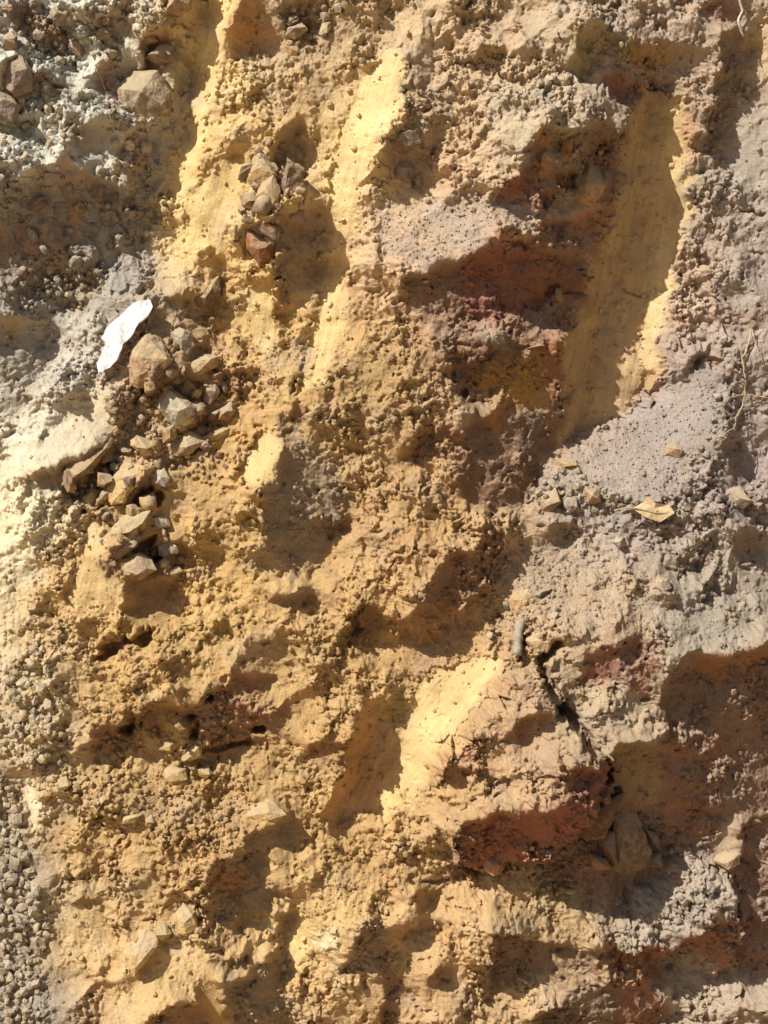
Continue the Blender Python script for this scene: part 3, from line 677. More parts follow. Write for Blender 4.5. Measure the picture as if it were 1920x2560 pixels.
def stone_material(name, dust=0.5):
    m = bpy.data.materials.new(name); m.use_nodes = True
    nt = m.node_tree; b = nt.nodes['Principled BSDF']
    b.inputs['Roughness'].default_value = 0.9; b.inputs['Specular IOR Level'].default_value = 0.2
    oi = nt.nodes.new('ShaderNodeObjectInfo'); tc = nt.nodes.new('ShaderNodeTexCoord'); ge = nt.nodes.new('ShaderNodeNewGeometry')
    n = nt.nodes.new('ShaderNodeTexNoise'); n.inputs['Scale'].default_value = 60; n.inputs['Detail'].default_value = 8; n.inputs['Roughness'].default_value = 0.65
    nt.links.new(ge.outputs['Position'], n.inputs['Vector'])
    mr = nt.nodes.new('ShaderNodeMapRange'); mr.inputs['From Min'].default_value = 0.3; mr.inputs['From Max'].default_value = 0.7
    mr.inputs['To Min'].default_value = 0.45; mr.inputs['To Max'].default_value = 1.3
    nt.links.new(n.outputs['Fac'], mr.inputs['Value'])
    mx = nt.nodes.new('ShaderNodeMix'); mx.data_type = 'RGBA'; mx.blend_type = 'MULTIPLY'; mx.inputs['Factor'].default_value = 1
    nt.links.new(oi.outputs['Color'], mx.inputs['A']); nt.links.new(mr.outputs['Result'], mx.inputs['B'])
    # dust settles on what faces up
    sx = nt.nodes.new('ShaderNodeSeparateXYZ'); nt.links.new(ge.outputs['Normal'], sx.inputs[0])
    ad = nt.nodes.new('ShaderNodeMath'); ad.operation = 'MULTIPLY_ADD'; ad.inputs[1].default_value = 0.9; ad.inputs[2].default_value = -0.35
    nt.links.new(n.outputs['Fac'], ad.inputs[0])
    a2 = nt.nodes.new('ShaderNodeMath'); a2.operation = 'ADD'; nt.links.new(sx.outputs['Z'], a2.inputs[0]); nt.links.new(ad.outputs[0], a2.inputs[1])
    m2 = nt.nodes.new('ShaderNodeMapRange'); m2.inputs['From Min'].default_value = 0.25; m2.inputs['From Max'].default_value = 0.8; m2.inputs['To Max'].default_value = dust
    nt.links.new(a2.outputs[0], m2.inputs['Value'])
    md = nt.nodes.new('ShaderNodeMix'); md.data_type = 'RGBA'
    nt.links.new(m2.outputs['Result'], md.inputs['Factor']); nt.links.new(mx.outputs['Result'], md.inputs['A'])
    md.inputs['B'].default_value = (*alb(200, 180, 146), 1)
    nt.links.new(md.outputs['Result'], b.inputs['Base Color'])
    n2 = nt.nodes.new('ShaderNodeTexNoise'); n2.inputs['Scale'].default_value = 280; n2.inputs['Detail'].default_value = 5
    nt.links.new(ge.outputs['Position'], n2.inputs['Vector'])
    bp = nt.nodes.new('ShaderNodeBump'); bp.inputs['Strength'].default_value = 0.6; bp.inputs['Distance'].default_value = 0.002
    nt.links.new(n2.outputs['Fac'], bp.inputs['Height']); nt.links.new(bp.outputs['Normal'], b.inputs['Normal'])
    return m
M_STONE = stone_material('dusty_stone', 0.7)
M_CLEAN = stone_material('clean_stone', 0.0)

def plain_material(name, col, rough=0.8):
    m = bpy.data.materials.new(name); m.use_nodes = True
    nt = m.node_tree; b = nt.nodes['Principled BSDF']; b.inputs['Roughness'].default_value = rough
    n = nt.nodes.new('ShaderNodeTexNoise'); n.inputs['Scale'].default_value = 120; n.inputs['Detail'].default_value = 5
    cr = nt.nodes.new('ShaderNodeMapRange'); cr.inputs['From Min'].default_value = .3; cr.inputs['From Max'].default_value = .7
    cr.inputs['To Min'].default_value = 0.7; cr.inputs['To Max'].default_value = 1.2
    tc = nt.nodes.new('ShaderNodeTexCoord'); nt.links.new(tc.outputs['Object'], n.inputs['Vector'])
    nt.links.new(n.outputs['Fac'], cr.inputs['Value'])
    mx = nt.nodes.new('ShaderNodeMix'); mx.data_type = 'RGBA'; mx.blend_type = 'MULTIPLY'; mx.inputs['Factor'].default_value = 1
    mx.inputs['A'].default_value = (*col, 1); nt.links.new(cr.outputs['Result'], mx.inputs['B'])
    nt.links.new(mx.outputs['Result'], b.inputs['Base Color'])
    return m

# ------------------------------------------------------------------ build the bank and its pieces from the grid
def mesh_np(name, verts, faces, mat, smooth=True, cols=None):
    me = bpy.data.meshes.new(name)
    nv, nf = len(verts), len(faces); k = faces.shape[1]
    me.vertices.add(nv); me.vertices.foreach_set('co', np.ascontiguousarray(verts, np.float32).ravel())
    me.loops.add(nf * k); me.loops.foreach_set('vertex_index', np.ascontiguousarray(faces, np.int32).ravel())
    me.polygons.add(nf)
    me.polygons.foreach_set('loop_start', np.arange(nf, dtype=np.int32) * k)
    me.polygons.foreach_set('use_smooth', np.full(nf, smooth, bool))
    if cols is not None:
        a = me.color_attributes.new('albedo', 'FLOAT_COLOR', 'POINT')
        a.data.foreach_set('color', np.concatenate([cols, np.ones((nv, 1))], 1).astype(np.float32).ravel())
    me.update(calc_edges=True)
    me.materials.append(mat)
    return me

def link(name, me, parent=None):
    o = bpy.data.objects.new(name, me); COL.objects.link(o)
    if parent is not None: o.parent = parent
    return o
def tag(o, label=None, cat=None, group=None, kind=None):
    if label: o['label'] = label
    if cat: o['category'] = cat
    if group: o['group'] = group
    if kind: o['kind'] = kind
    return o

idx = np.arange(NY * NX).reshape(NY, NX)
Q = np.stack([idx[:-1, :-1], idx[1:, :-1], idx[1:, 1:], idx[:-1, 1:]], -1).reshape(-1, 4)
fz = samp_near(ZONE, (X[:-1, :-1] + X[1:, 1:]) / 2, (Y[:-1, :-1] + Y[1:, 1:]) / 2).ravel()
PV = P.reshape(-1, 3); CV = C.reshape(-1, 3)

def patch_mesh(name, sel, mat, skirt=0.0):
    q = Q[sel]
    uq, inv = np.unique(q, return_inverse=True); f = inv.reshape(-1, 4)
    verts = PV[uq]; cols = CV[uq]
    if skirt:
        e = np.concatenate([f[:, [0, 1]], f[:, [1, 2]], f[:, [2, 3]], f[:, [3, 0]]])
        key = e[:, 0].astype(np.int64) * len(uq) + e[:, 1]; rev = e[:, 1].astype(np.int64) * len(uq) + e[:, 0]
        bd = e[~np.isin(key, rev)]
        bv, binv = np.unique(bd, return_inverse=True); be = binv.reshape(-1, 2) + len(verts)
        cen = verts.mean(0)
        low = verts[bv] + (cen - verts[bv]) * 0.12 - np.array(N_) * skirt
        sk = np.stack([bd[:, 1], bd[:, 0], be[:, 0], be[:, 1]], -1)
        verts = np.concatenate([verts, low]); cols = np.concatenate([cols, cols[bv]]); f = np.concatenate([f, sk])
    return mesh_np(name, verts, f, mat, True, cols)

bank = link('earth_bank', patch_mesh('earth_bank', (fz < 100), M_SOIL))
tag(bank, 'steep freshly dug bank of crumbly ochre, grey and red-brown earth', 'earth bank', kind='structure')
for zid, lab in SCRAPES.items():
    s = fz == zid
    if s.any():
        o = link('scrape_mark', patch_mesh('scrape_mark', s, M_SCRAPE), bank); o['label'] = lab
o = link('sand_fan', patch_mesh('sand_fan', fz == 201, M_SOIL), bank)
o['label'] = 'smooth fan of fine grey sand below the deep tooth scrape'; o['kind'] = 'stuff'
for zid, k, pts, lab, cat in BOULDERS:
    s = fz == zid
    if s.any():
        tag(link(cat, patch_mesh(cat, s, M_SOIL, 0.08)), lab, cat)

# ground at the foot of the bank
gn = 60
ga = np.sign(np.linspace(-1, 1, gn)) * np.abs(np.linspace(-1, 1, gn)) ** 3 * 300
GXm, GYm = np.meshgrid(ga, ga)
gv = np.stack([GXm, GYm, 0.02 * np.sin(GXm * 1.3) * np.cos(GYm * .9) * (np.hypot(GXm, GYm) < 20)], -1).reshape(-1, 3)
gi = np.arange(gn * gn).reshape(gn, gn)
gq = np.stack([gi[:-1, :-1], gi[:-1, 1:], gi[1:, 1:], gi[1:, :-1]], -1).reshape(-1, 4)
tag(link('ground', mesh_np('ground', gv, gq, M_SOIL, True, np.tile(alb(200, 172, 128), (len(gv), 1)))), 'bare tan earth in front of the dug bank', 'ground', kind='structure')

#@ROCKS
# ------------------------------------------------------------------ stones
def noise3(co, s, seed):
    from mathutils import noise
    return noise.noise(Vector(co) * s + Vector((seed * 3.1, seed * 7.7, seed * 1.3)))

def hull_mesh(name, pts, cuts, disp, scale, mat, seed, smooth=False):
    bm = bmesh.new()
    for p in pts: bm.verts.new(p)
    r = bmesh.ops.convex_hull(bm, input=bm.verts)
    dead = [v for v in bm.verts if not v.link_faces]
    bmesh.ops.delete(bm, geom=dead, context='VERTS')
    bmesh.ops.recalc_face_normals(bm, faces=bm.faces)
    for _ in range(cuts):
        bmesh.ops.subdivide_edges(bm, edges=bm.edges[:], cuts=1, use_grid_fill=True)
    bmesh.ops.triangulate(bm, faces=bm.faces[:])
    bm.normal_update()
    for vt in bm.verts:
        n = noise3(vt.co, 3.2 / scale, seed) + 0.5 * noise3(vt.co, 8 / scale, seed + 5) + 0.28 * noise3(vt.co, 20 / scale, seed + 9)
        vt.co += vt.normal * n * disp
    me = bpy.data.meshes.new(name); bm.to_mesh(me); bm.free()
    me.polygons.foreach_set('use_smooth', np.full(len(me.polygons), smooth, bool))
    me.materials.append(mat)
    return me

def outline_rock(k, pts, thick, label, cat='rock', name=None, col=BROWN, tilt=(0.1, 0.1), mat=None, lift=0.0, flat=0.82, seed=1, group=None):
    """a stone from its outline: plan shape, thickness, tilt of its top"""
    p = T(k, pts); c = p.mean(0); p = c + (p - c) * 1.10; thick = thick * 1.35
    rnd = random.Random(seed)
    hs = sorted(height(x, y) for x, y in list(p) + [tuple(c)])
    z0 = hs[len(hs) // 2] + lift
    vs = []
    sz = float(np.abs(p - c).max())
    for ii, (x, y) in enumerate(p):
        dx, dy = x - c[0], y - c[1]
        zt = tilt[0] * dx + tilt[1] * dy
        vs.append((dx * .92, -dy * .92, zt - thick * 1.1)); vs.append((dx, -dy, zt + thick * rnd.uniform(-.1, .25)))
        f = flat * rnd.uniform(.6, 1.05)
        if ii % 2 == 0: vs.append((dx * f, -dy * f, tilt[0] * dx * f + tilt[1] * dy * f + thick * rnd.uniform(.55, .9)))
    for _ in range(2):
        a = rnd.uniform(0, 6.28); r = sz * rnd.uniform(0, .4)
        vs.append((math.cos(a) * r, math.sin(a) * r, thick * rnd.uniform(.85, 1.1) + tilt[0] * math.cos(a) * r - tilt[1] * math.sin(a) * r))
    vs = [Vector(q) / 1000 for q in vs]
    cuts = 4 if sz > 45 else 3 if sz > 18 else 2
    me = hull_mesh(name or 'rock', vs, cuts, sz / 1000 * 0.04, sz / 1000, mat or M_STONE, seed)
    o = link(name or 'rock', me)
    o.matrix_world = Matrix.Translation(world_at(c[0], c[1], z0)) @ FACE.to_4x4()
    o.color = (*col, 1)
    return tag(o, label, cat, group)

def outline_slab(k, pts, thick, label, cat, name, col, tilt, mat, lift, seed, rag=1.6, arch=0.0):
    p = T(k, pts); c = p.mean(0); rnd = random.Random(seed)
    q = []
    for a, b in zip(p, np.roll(p, -1, 0)):
        m = max(1, int(np.hypot(*(b - a)) / 9))
        for t in range(m): q.append(a + (b - a) * t / m + np.array([rnd.uniform(-rag, rag), rnd.uniform(-rag, rag)]) * (t > 0))
    z0 = float(np.percentile([height(x, y) for x, y in q], 60)) + lift
    bm = bmesh.new()
    vs = [bm.verts.new(((x - c[0]) / 1000, -(y - c[1]) / 1000, 0)) for x, y in q]
    f = bm.faces.new(vs); f.normal_update()
    if f.normal.z < 0: f.normal_flip()
    r = bmesh.ops.inset_region(bm, faces=[f], thickness=0.003, depth=0.002)
    bmesh.ops.triangulate(bm, faces=bm.faces[:], ngon_method='BEAUTY')
    for _ in range(2): bmesh.ops.subdivide_edges(bm, edges=[e for e in bm.edges if e.calc_length() > 0.010], cuts=1, use_grid_fill=True)
    bmesh.ops.triangulate(bm, faces=bm.faces[:])
    top = bm.faces[:]
    ex = bmesh.ops.extrude_face_region(bm, geom=top, use_keep_orig=True)
    low = {g for g in ex['geom'] if isinstance(g, bmesh.types.BMVert)}
    for g in low: g.co.z -= thick / 1000; g.co.x *= .93; g.co.y *= .93
    bmesh.ops.recalc_face_normals(bm, faces=bm.faces[:])
    for vt in bm.verts:
        vt.co.z += (tilt[0] * vt.co.x - tilt[1] * vt.co.y) + 0.004 * noise3(vt.co, 22, seed) + 0.0022 * noise3(vt.co, 60, seed) + 0.0012 * noise3(vt.co, 180, seed)
    me = bpy.data.meshes.new(name); bm.to_mesh(me); bm.free(); me.materials.append(mat)
    o = link(name, me); o.matrix_world = Matrix.Translation(world_at(c[0], c[1], z0)) @ FACE.to_4x4(); o.color = (*col, 1)
    return tag(o, label, cat)
outline_slab(3, '590,213 662,200 676,232 655,270 615,300 580,360 545,390 520,460 490,490 440,510 430,470 470,380 450,360 480,310 540,260', 22,
             'bright white flat stone lying on the left side of the bank', 'stone', 'flat_stone', (0.78, 0.78, 0.77), (0.30, 0.12), M_CLEAN, 26, 3)
ROCKS = [
 (3, '570,450 590,380 650,345 700,370 750,460 700,530 610,570 580,550', 34, 'angular tan-brown block just below the white flat stone', alb(196, 164, 126), (0.5, 0.3)),
 (3, '680,660 700,590 740,575 830,640 850,660 830,720 770,745 740,700', 36, 'pointed pale grey block with white left face in the rubble hollow', alb(206, 194, 172), (0.5, 0.1)),
 (3, '690,830 760,770 830,750 882,800 830,850 770,862', 26, 'tan block lying below the pale grey pointed block', alb(198, 172, 134), (0.3, 0.4)),
 (3, '880,790 930,740 990,745 990,770 930,800 890,825', 16, 'small yellow-tan slab right of the tan block in the rubble', alb(206, 172, 116), (0.3, 0.3)),
 (3, '280,930 340,860 450,800 492,770 482,830 420,910 340,970 290,985', 22, 'long brown slab jutting out at the left beside the dark hollow', alb(172, 138, 104), (0.4, 0.5)),
 (3, '495,970 545,900 640,915 642,940 590,1000 545,1060 500,1070 465,1010', 12, 'flat yellow slab propped over the dark hollow', alb(224, 186, 118), (0.35, 0.35)),
 (3, '680,920 715,920 740,960 720,995 685,985', 14, 'small white stone right of the flat yellow slab', alb(220, 210, 195), (0.3, 0.3)),
 (3, '830,180 870,110 940,90 948,170 900,222 850,212', 22, 'dark brown clod above the white flat stone', alb(150, 122, 92), (0.2, 0.2)),
 (3, '690,310 760,300 830,340 840,390 800,440 770,380', 18, 'fibrous grey lump right of the tan-brown block', alb(188, 176, 156), (0.3, 0.2)),
 (3, '800,470 880,425 940,440 940,480 860,520 815,510', 18, 'mottled tan lump right of the tan-brown block', alb(196, 164, 116), (0.3, 0.4)),
 (3, '945,660 1000,630 1020,670 990,710 950,705', 18, 'reddish brown clod in the rubble right of the dark gap', alb(176, 140, 110), (0.3, 0.3)),
 (3, '870,540 930,530 950,590 910,640 880,620', 14, 'greyish pink clod in the middle of the rubble hollow', alb(178, 150, 128), (0.3, 0.3)),
 (5, '460,120 500,50 560,5 655,0 640,50 545,100', 22, 'tan slab forming the roof of the small rock nest', alb(202, 176, 130), (0.4, 0.4)),
 (5, '478,190 510,140 600,95 622,110 600,150 520,200', 16, 'dark brown slab inside the rock nest', alb(150, 124, 98), (0.3, 0.3)),
 (5, '520,250 560,190 610,175 660,205 682,245 620,285 560,280', 24, 'rounded brown stone at the bottom of the rock nest', alb(186, 152, 116), (0.35, 0.3)),
 (5, '682,150 715,108 755,120 750,160 715,192 690,185', 16, 'grey stone on the right of the rock nest', alb(168, 158, 144), (0.3, 0.2)),
 (5, '690,215 715,195 735,215 725,240 700,240', 10, 'little pale stone below the grey stone in the rock nest', alb(205, 186, 150), (0.2, 0.2)),
 (5, '705,260 770,235 790,255 740,285', 9, 'thin pale chip at the lower right of the rock nest', alb(214, 190, 146), (0.2, 0.2)),
 (5, '650,20 720,10 745,60 690,70', 14, 'white-grey chip above the rock nest', alb(206, 196, 176), (0.2, 0.2)),
 (2, '800,880 830,780 880,712 915,740 940,820 905,895 850,890', 30, 'upright cone-shaped tan rock at the mouth of the dark hollow', alb(196, 160, 116), (0.3, 0.2)),
 (2, '735,730 755,660 795,630 790,690 765,735', 7, 'thin orange chip stuck in the dark hollow', alb(200, 128, 66), (0.1, 0.1)),
 (8, '832,252 950,150 1030,110 1000,180 950,292 880,310', 20, 'dark slab leaning in the recess, farthest left of its pile', alb(144, 112, 90), (0.1, -0.1)),
 (8, '1005,235 1080,185 1120,260 1162,370 1140,440 1050,470 1000,440 1010,320', 22, 'large upright olive-brown slab in the shaded recess', alb(150, 126, 98), (-0.1, 0.0)),
 (8, '918,297 1005,290 1010,420 960,392', 20, 'rusty block in front of the olive-brown slab', alb(168, 120, 88), (0.1, 0.2)),
 (8, '890,375 960,400 982,440 902,442', 14, 'small tan chip at the foot of the recess pile', alb(166, 132, 102), (0.1, 0.2)),
 (8, '1140,280 1200,310 1215,380 1165,340', 12, 'narrow grey slab right of the olive-brown slab', alb(140, 120, 106), (0, 0)),
 (8, '1150,400 1210,395 1230,455 1160,450', 12, 'greyish brown stone at the right foot of the recess pile', alb(150, 124, 106), (0.1, 0.1)),
 (8, '1440,420 1500,385 1550,390 1550,430 1500,455', 18, 'pale tan cap stone on top of the grey dusty block', alb(206, 178, 138), (0.3, 0.3)),
 (1, '520,400 590,330 690,330 740,420 735,490 660,540 560,530 520,470', 36, 'large grey-tan boulder left of the long yellow scrape', alb(186, 166, 138), (0.1, 0.0)),
 (1, '700,200 760,210 770,270 690,290 640,260', 20, 'reddish brown rock above the grey-tan boulder', alb(164, 140, 120), (0.1, 0.1)),
 (1, '740,0 830,0 835,70 790,105 740,100', 24, 'tan block at the top edge left of the long yellow scrape', alb(184, 156, 122), (0.2, 0.3)),
 (1, '590,190 660,170 690,200 630,215', 14, 'small orange-brown rock under the pale crust at upper left', alb(170, 138, 110), (0.1, 0.1)),
 (1, '0,400 60,430 120,500 90,560 0,540', 26, 'smooth grey rock at the left edge of the upper left corner', alb(164, 148, 132), (0.1, 0.1)),
 (1, '80,320 130,290 170,350 170,430 100,455 45,410', 24, 'brown angular rock beside a dark crack in the upper left', alb(166, 148, 130), (0.0, 0.0)),
 (1, '1070,800 1090,680 1130,660 1170,720 1200,780 1130,820', 26, 'upper tan knob on the dark rock outcrop', alb(204, 168, 118), (0.4, 0.3)),
 (1, '1115,880 1140,820 1190,790 1220,860 1200,930 1160,950', 26, 'lower rounded tan knob on the dark rock outcrop', alb(196, 160, 112), (0.4, 0.3)),
 (1, '1050,870 1100,860 1130,900 1120,950 1060,920', 20, 'brown stone left of the lower rounded knob', alb(172, 136, 100), (0.2, 0.2)),
 (1, '1250,720 1300,760 1340,880 1320,930 1260,950 1220,880', 20, 'dark brown stone on the shaded side of the outcrop', alb(150, 124, 102), (-0.3, -0.2)),
 (1, '1060,960 1140,970 1220,1010 1200,1060 1090,1010', 20, 'dark grey-brown stone under the outcrop', alb(158, 128, 104), (0.2, 0.3)),
 (1, '1070,1010 1190,1050 1180,1130 1130,1160 1080,1090', 22, 'rusty brown stone at the foot of the outcrop', alb(168, 118, 84), (0.1, 0.1)),
 (1, '1240,140 1300,115 1330,150 1280,190 1235,180', 20, 'grey-brown clod in the rubble at the top', alb(180, 158, 130), (0.3, 0.3)),
 (1, '1385,85 1420,70 1435,110 1400,125', 12, 'small pinkish pebble in the rubble at the top', alb(200, 168, 144), (0.2, 0.2)),
 (1, '1235,215 1290,210 1300,250 1260,270', 12, 'ochre clod below the rubble at the top', alb(196, 156, 108), (0.2, 0.2)),
 (7, '545,770 580,700 640,680 690,700 690,740 650,790 600,860 560,820', 22, 'large pale yellow block low on the left side', alb(226, 190, 134), (0.35, 0.3)),
 (7, '770,610 800,570 850,600 862,660 820,695 770,680', 22, 'rounded yellow stone right above the pale yellow block', alb(212, 182, 122), (0.3, 0.3)),
 (7, '670,670 720,650 750,690 720,720 680,710', 18, 'small yellow clod between the rounded stone and the pale block', alb(208, 176, 112), (0.3, 0.3)),
 (7, '700,10 740,-10 800,0 810,40 750,65 705,50', 16, 'flat round clod in the gravel slope at lower left', alb(214, 180, 122), (0.3, 0.3)),
 (7, '855,0 900,-10 918,20 890,42 860,30', 14, 'small pale block right of the flat round clod', alb(216, 184, 128), (0.3, 0.3)),
 (7, '1060,200 1100,140 1170,130 1235,185 1190,215 1110,235', 20, 'yellow overhanging clod above the dark hollow', alb(208, 176, 114), (0.35, 0.35)),
 (7, '520,200 560,180 620,185 600,215 540,225', 12, 'oblong pale clod on the gravel slope', alb(218, 188, 132), (0.3, 0.3)),
 (7, '635,205 665,190 682,215 660,240 638,232', 12, 'roundish clod right of the oblong pale clod', alb(202, 168, 112), (0.3, 0.3)),
 (7, '405,150 470,95 480,110 430,180', 10, 'thin upright tan slab on the gravel slope', alb(210, 176, 124), (0.4, 0.2)),
 (7, '265,40 300,25 325,55 290,85 262,75', 16, 'pale rounded stone at the top of the gravel slope', alb(220, 196, 146), (0.3, 0.3)),
 (7, '205,35 235,25 262,45 225,60', 12, 'white pebble left of the pale rounded stone', alb(228, 214, 180), (0.2, 0.2)),
 (7, '165,100 200,80 232,105 205,140 175,130', 16, 'tan pebble at the upper left of the gravel slope', alb(214, 186, 130), (0.3, 0.3)),
 (5, '770,1060 840,990 875,1000 870,1050 800,1072', 18, 'yellow clod on the ledge below the dark holes', alb(214, 182, 118), (0.35, 0.35)),
 (5, '720,960 780,990 750,1030 690,1020', 16, 'soft yellow lump left of the ledge clod', alb(210, 176, 112), (0.3, 0.3)),
 (5, '195,970 240,955 260,985 215,1010', 14, 'pale grey stone in the gravel at the left', alb(208, 196, 166), (0.2, 0.2)),
 (6, '985,130 1000,105 1030,110 1035,140 1010,155', 18, 'round grey pebble standing alone on the sandy slope', alb(196, 184, 166), (0.2, 0.2)),
 (6, '1140,320 1165,275 1205,285 1215,320 1180,345', 18, 'rounded grey-brown clod on the right slope', alb(184, 164, 142), (0.3, 0.3)),
 (6, '545,380 560,345 620,335 650,360 620,400 570,440', 12, 'smooth orange-tan flake among the pellets', alb(216, 178, 128), (0.2, 0.2)),
 (6, '600,545 640,515 715,550 690,595 640,590', 14, 'flat tan stone beside the grey rod', alb(210, 178, 132), (0.3, 0.3)),
 (6, '590,585 610,570 628,595 605,608', 9, 'little brown pebble between rod and flat tan stone', alb(180, 136, 88), (0.2, 0.2)),
 (6, '648,360 690,325 720,330 700,350 660,372', 8, 'dark grey flake above the orange-tan flake', alb(140, 128, 116), (0.1, 0.1)),
 (4, '860,1000 930,1000 935,1060 880,1065', 20, 'pinkish tan block in the pellet heap right of centre', alb(192, 164, 132), (0.3, 0.3)),
 (4, '665,1040 740,1005 765,1060 720,1106 680,1100', 20, 'rusty tan clod at the left of the pellet heap', alb(184, 152, 122), (0.3, 0.3)),
 (4, '780,1040 830,1030 840,1090 800,1110 775,1080', 18, 'grey clod in the middle of the pellet heap', alb(166, 154, 140), (0.3, 0.3)),
 (4, '745,885 830,880 845,905 760,915', 10, 'yellowish flake on top of the pellet heap', alb(204, 170, 116), (0.2, 0.3)),
 (4, '1215,820 1260,810 1290,840 1270,875 1215,860', 12, 'orange clod alone on the grey sand fan', alb(198, 168, 132), (0.2, 0.2)),
 (4, '735,190 745,135 765,140 782,195 755,212', 14, 'thin pointed tan chip standing in the shaded red rock', alb(170, 128, 90), (0.2, 0.1)),
 (4, '595,410 670,385 685,395 640,415', 8, 'thin brown flake lying in the shaded red rock', alb(160, 116, 80), (0.1, 0.1)),
 (4, '1340,50 1400,20 1430,60 1390,90', 14, 'tan clod on the crumbly slope right of the lit flank', alb(206, 180, 142), (0.3, 0.3)),
 (4, '1480,1010 1530,1000 1580,1060 1540,1090 1490,1070', 18, 'grey-brown angular clod at the lower edge of the sand fan', alb(176, 156, 136), (0.3, 0.3)),
 (8, '1610,240 1640,232 1659,260 1620,270', 10, 'small tan chip on the ledge at the right edge', alb(190, 150, 116), (0.2, 0.2)),
 (8, '420,360 470,370 500,410 470,450 430,430', 14, 'reddish lump hanging under the large dusty brown boulder', alb(200, 150, 118), (0.3, 0.3)),
 (8, '780,540 840,545 830,565 790,575', 8, 'flat white flake on the end of the pale ledge', alb(222, 206, 172), (0.2, 0.2)),
 (2, '20,640 70,600 140,600 150,660 90,700 30,680', 22, 'dark rounded clod below the short pale scrape', alb(160, 136, 112), (0.2, 0.2)),
 (2, '40,740 90,720 130,760 110,810 50,790', 18, 'grey rough clod under the dark rounded clod', alb(168, 150, 132), (0.2, 0.2)),
 (2, '1345,500 1370,490 1385,515 1360,530', 12, 'upper white pellet beside the lit flank', alb(206, 196, 178), (0.2, 0.2)),
 (2, '1355,550 1390,545 1395,580 1365,600', 12, 'lower white pellet beside the lit flank', alb(204, 190, 168), (0.2, 0.2)),
 (2, '1395,510 1430,505 1435,545 1405,550', 12, 'grey pellet in shade right of the white pellets', alb(176, 164, 148), (0.2, 0.2)),
]
for i, (k, pts, th, lab, col, tl) in enumerate(ROCKS):
    w0 = lab.split()
    cat = next((q for q in ('boulder', 'rock', 'slab', 'clod', 'pebble', 'block', 'stone', 'chip', 'flake', 'lump', 'knob', 'pellet') if q in w0), 'rock')
    outline_rock(k, pts, th, lab, cat, {'slab': 'rock_slab', 'block': 'rock_block', 'chip': 'stone_chip', 'flake': 'stone_flake', 'lump': 'earth_lump', 'clod': 'earth_clod', 'knob': 'rock_knob', 'pellet': 'earth_pellet'}.get(cat, cat), col, tl, seed=20 + i, lift=22 if (k == 8 and 'recess' in lab or 'olive-brown slab' in lab) else 0)

# grey rod of packed earth
def tube_mesh(name, pts, r0, r1, mat, sides=7):
    vs, fs = [], []
    n = len(pts)
    for i, p in enumerate(pts):
        d = (pts[min(n - 1, i + 1)] - pts[max(0, i - 1)]).normalized()
        a = d.cross(N_).normalized(); b = d.cross(a).normalized()
        r = r0 + (r1 - r0) * i / (n - 1)
        r *= 1 + 0.15 * math.sin(i * 2.1)
        for s in range(sides):
            t = 2 * math.pi * s / sides
            vs.append(p + (a * math.cos(t) + b * math.sin(t)) * r)
    for i in range(n - 1):
        for s in range(sides):
            fs.append((i * sides + s, i * sides + (s + 1) % sides, (i + 1) * sides + (s + 1) % sides, (i + 1) * sides + s))
    fs.append(tuple(range(sides))[::-1]); fs.append(tuple(range((n - 1) * sides, n * sides)))
    me = bpy.data.meshes.new(name); me.from_pydata([tuple(q) for q in vs], [], fs)
    me.polygons.foreach_set('use_smooth', np.full(len(me.polygons), True)); me.materials.append(mat)
    return me
def strand(name, k, pts, r0, r1, mat, label, cat, lift=4, wob=2.0):
    p = T(k, pts)
    rnd = random.Random(len(pts))
    q = []
    for a, b in zip(p[:-1], p[1:]):
        m = max(2, int(np.hypot(*(b - a)) / 8))
        for t in range(m): q.append(a + (b - a) * t / m)
    q.append(p[-1])
    hs = [max(height(*c), height(c[0] + 4, c[1]), height(c[0] - 4, c[1])) for c in q]
    out = []
    for i, c in enumerate(q):
        w = hs[max(0, i - 4):i + 5]
        out.append(world_at(c[0] + rnd.uniform(-wob, wob), c[1] + rnd.uniform(-wob, wob), max(np.mean(w), hs[i] - 2) + lift))
    return tag(link(name, tube_mesh(name, out, r0 / 1000, r1 / 1000, mat)), label, cat)
M_ROOT = plain_material('dry_root', alb(204, 182, 146)); M_WROOT = plain_material('pale_root', alb(228, 214, 190)); M_ROD = plain_material('grey_earth', alb(182, 170, 152), .95)
strand('earth_rod', 6, '585,465 575,510 570,560 562,605', 10, 10, M_ROD, 'short grey rod of packed earth lying among the pellets', 'rod', 9, .6)
long_root = strand('root', 4, '1590,315 1575,380 1545,440 1550,500 1560,560 1560,600 1545,660 1520,700 1500,750 1450,775 1420,795', 2.4, 1.1, M_ROOT, 'long pale root hanging down the right side of the bank', 'root', 6)
strand('root', 4, '1659,612 1600,603 1550,600 1490,615 1440,640 1400,650', 1.5, .7, M_ROOT, 'thin dry root crossing the long pale root', 'root', 7)
strand('branch', 4, '1590,320 1605,380 1622,430 1626,470', 1.5, .7, M_ROOT, None, None, 5).parent = long_root
strand('branch', 4, '1530,690 1480,715 1420,750', 1.4, .7, M_ROOT, None, None, 5).parent = long_root
strand('root', 2, '1520,-20 1528,20 1542,55 1528,85 1525,110 1540,140 1552,162', 3.6, 2.2, M_WROOT, 'short curly white root dangling at the top right', 'root', 10, .8)
strand('root', 1, '440,335 455,370 470,410 485,445', 1.6, 0.8, M_ROOT, 'hair-thin root in the upper left shadow', 'root', 4, .6)
strand('twig', 4, '1130,1040 1150,1075 1170,1106', 2.6, 1.6, plain_material('twig', alb(170, 130, 86)), 'short brown twig lying against the pale dry leaf', 'twig', 12, .4)

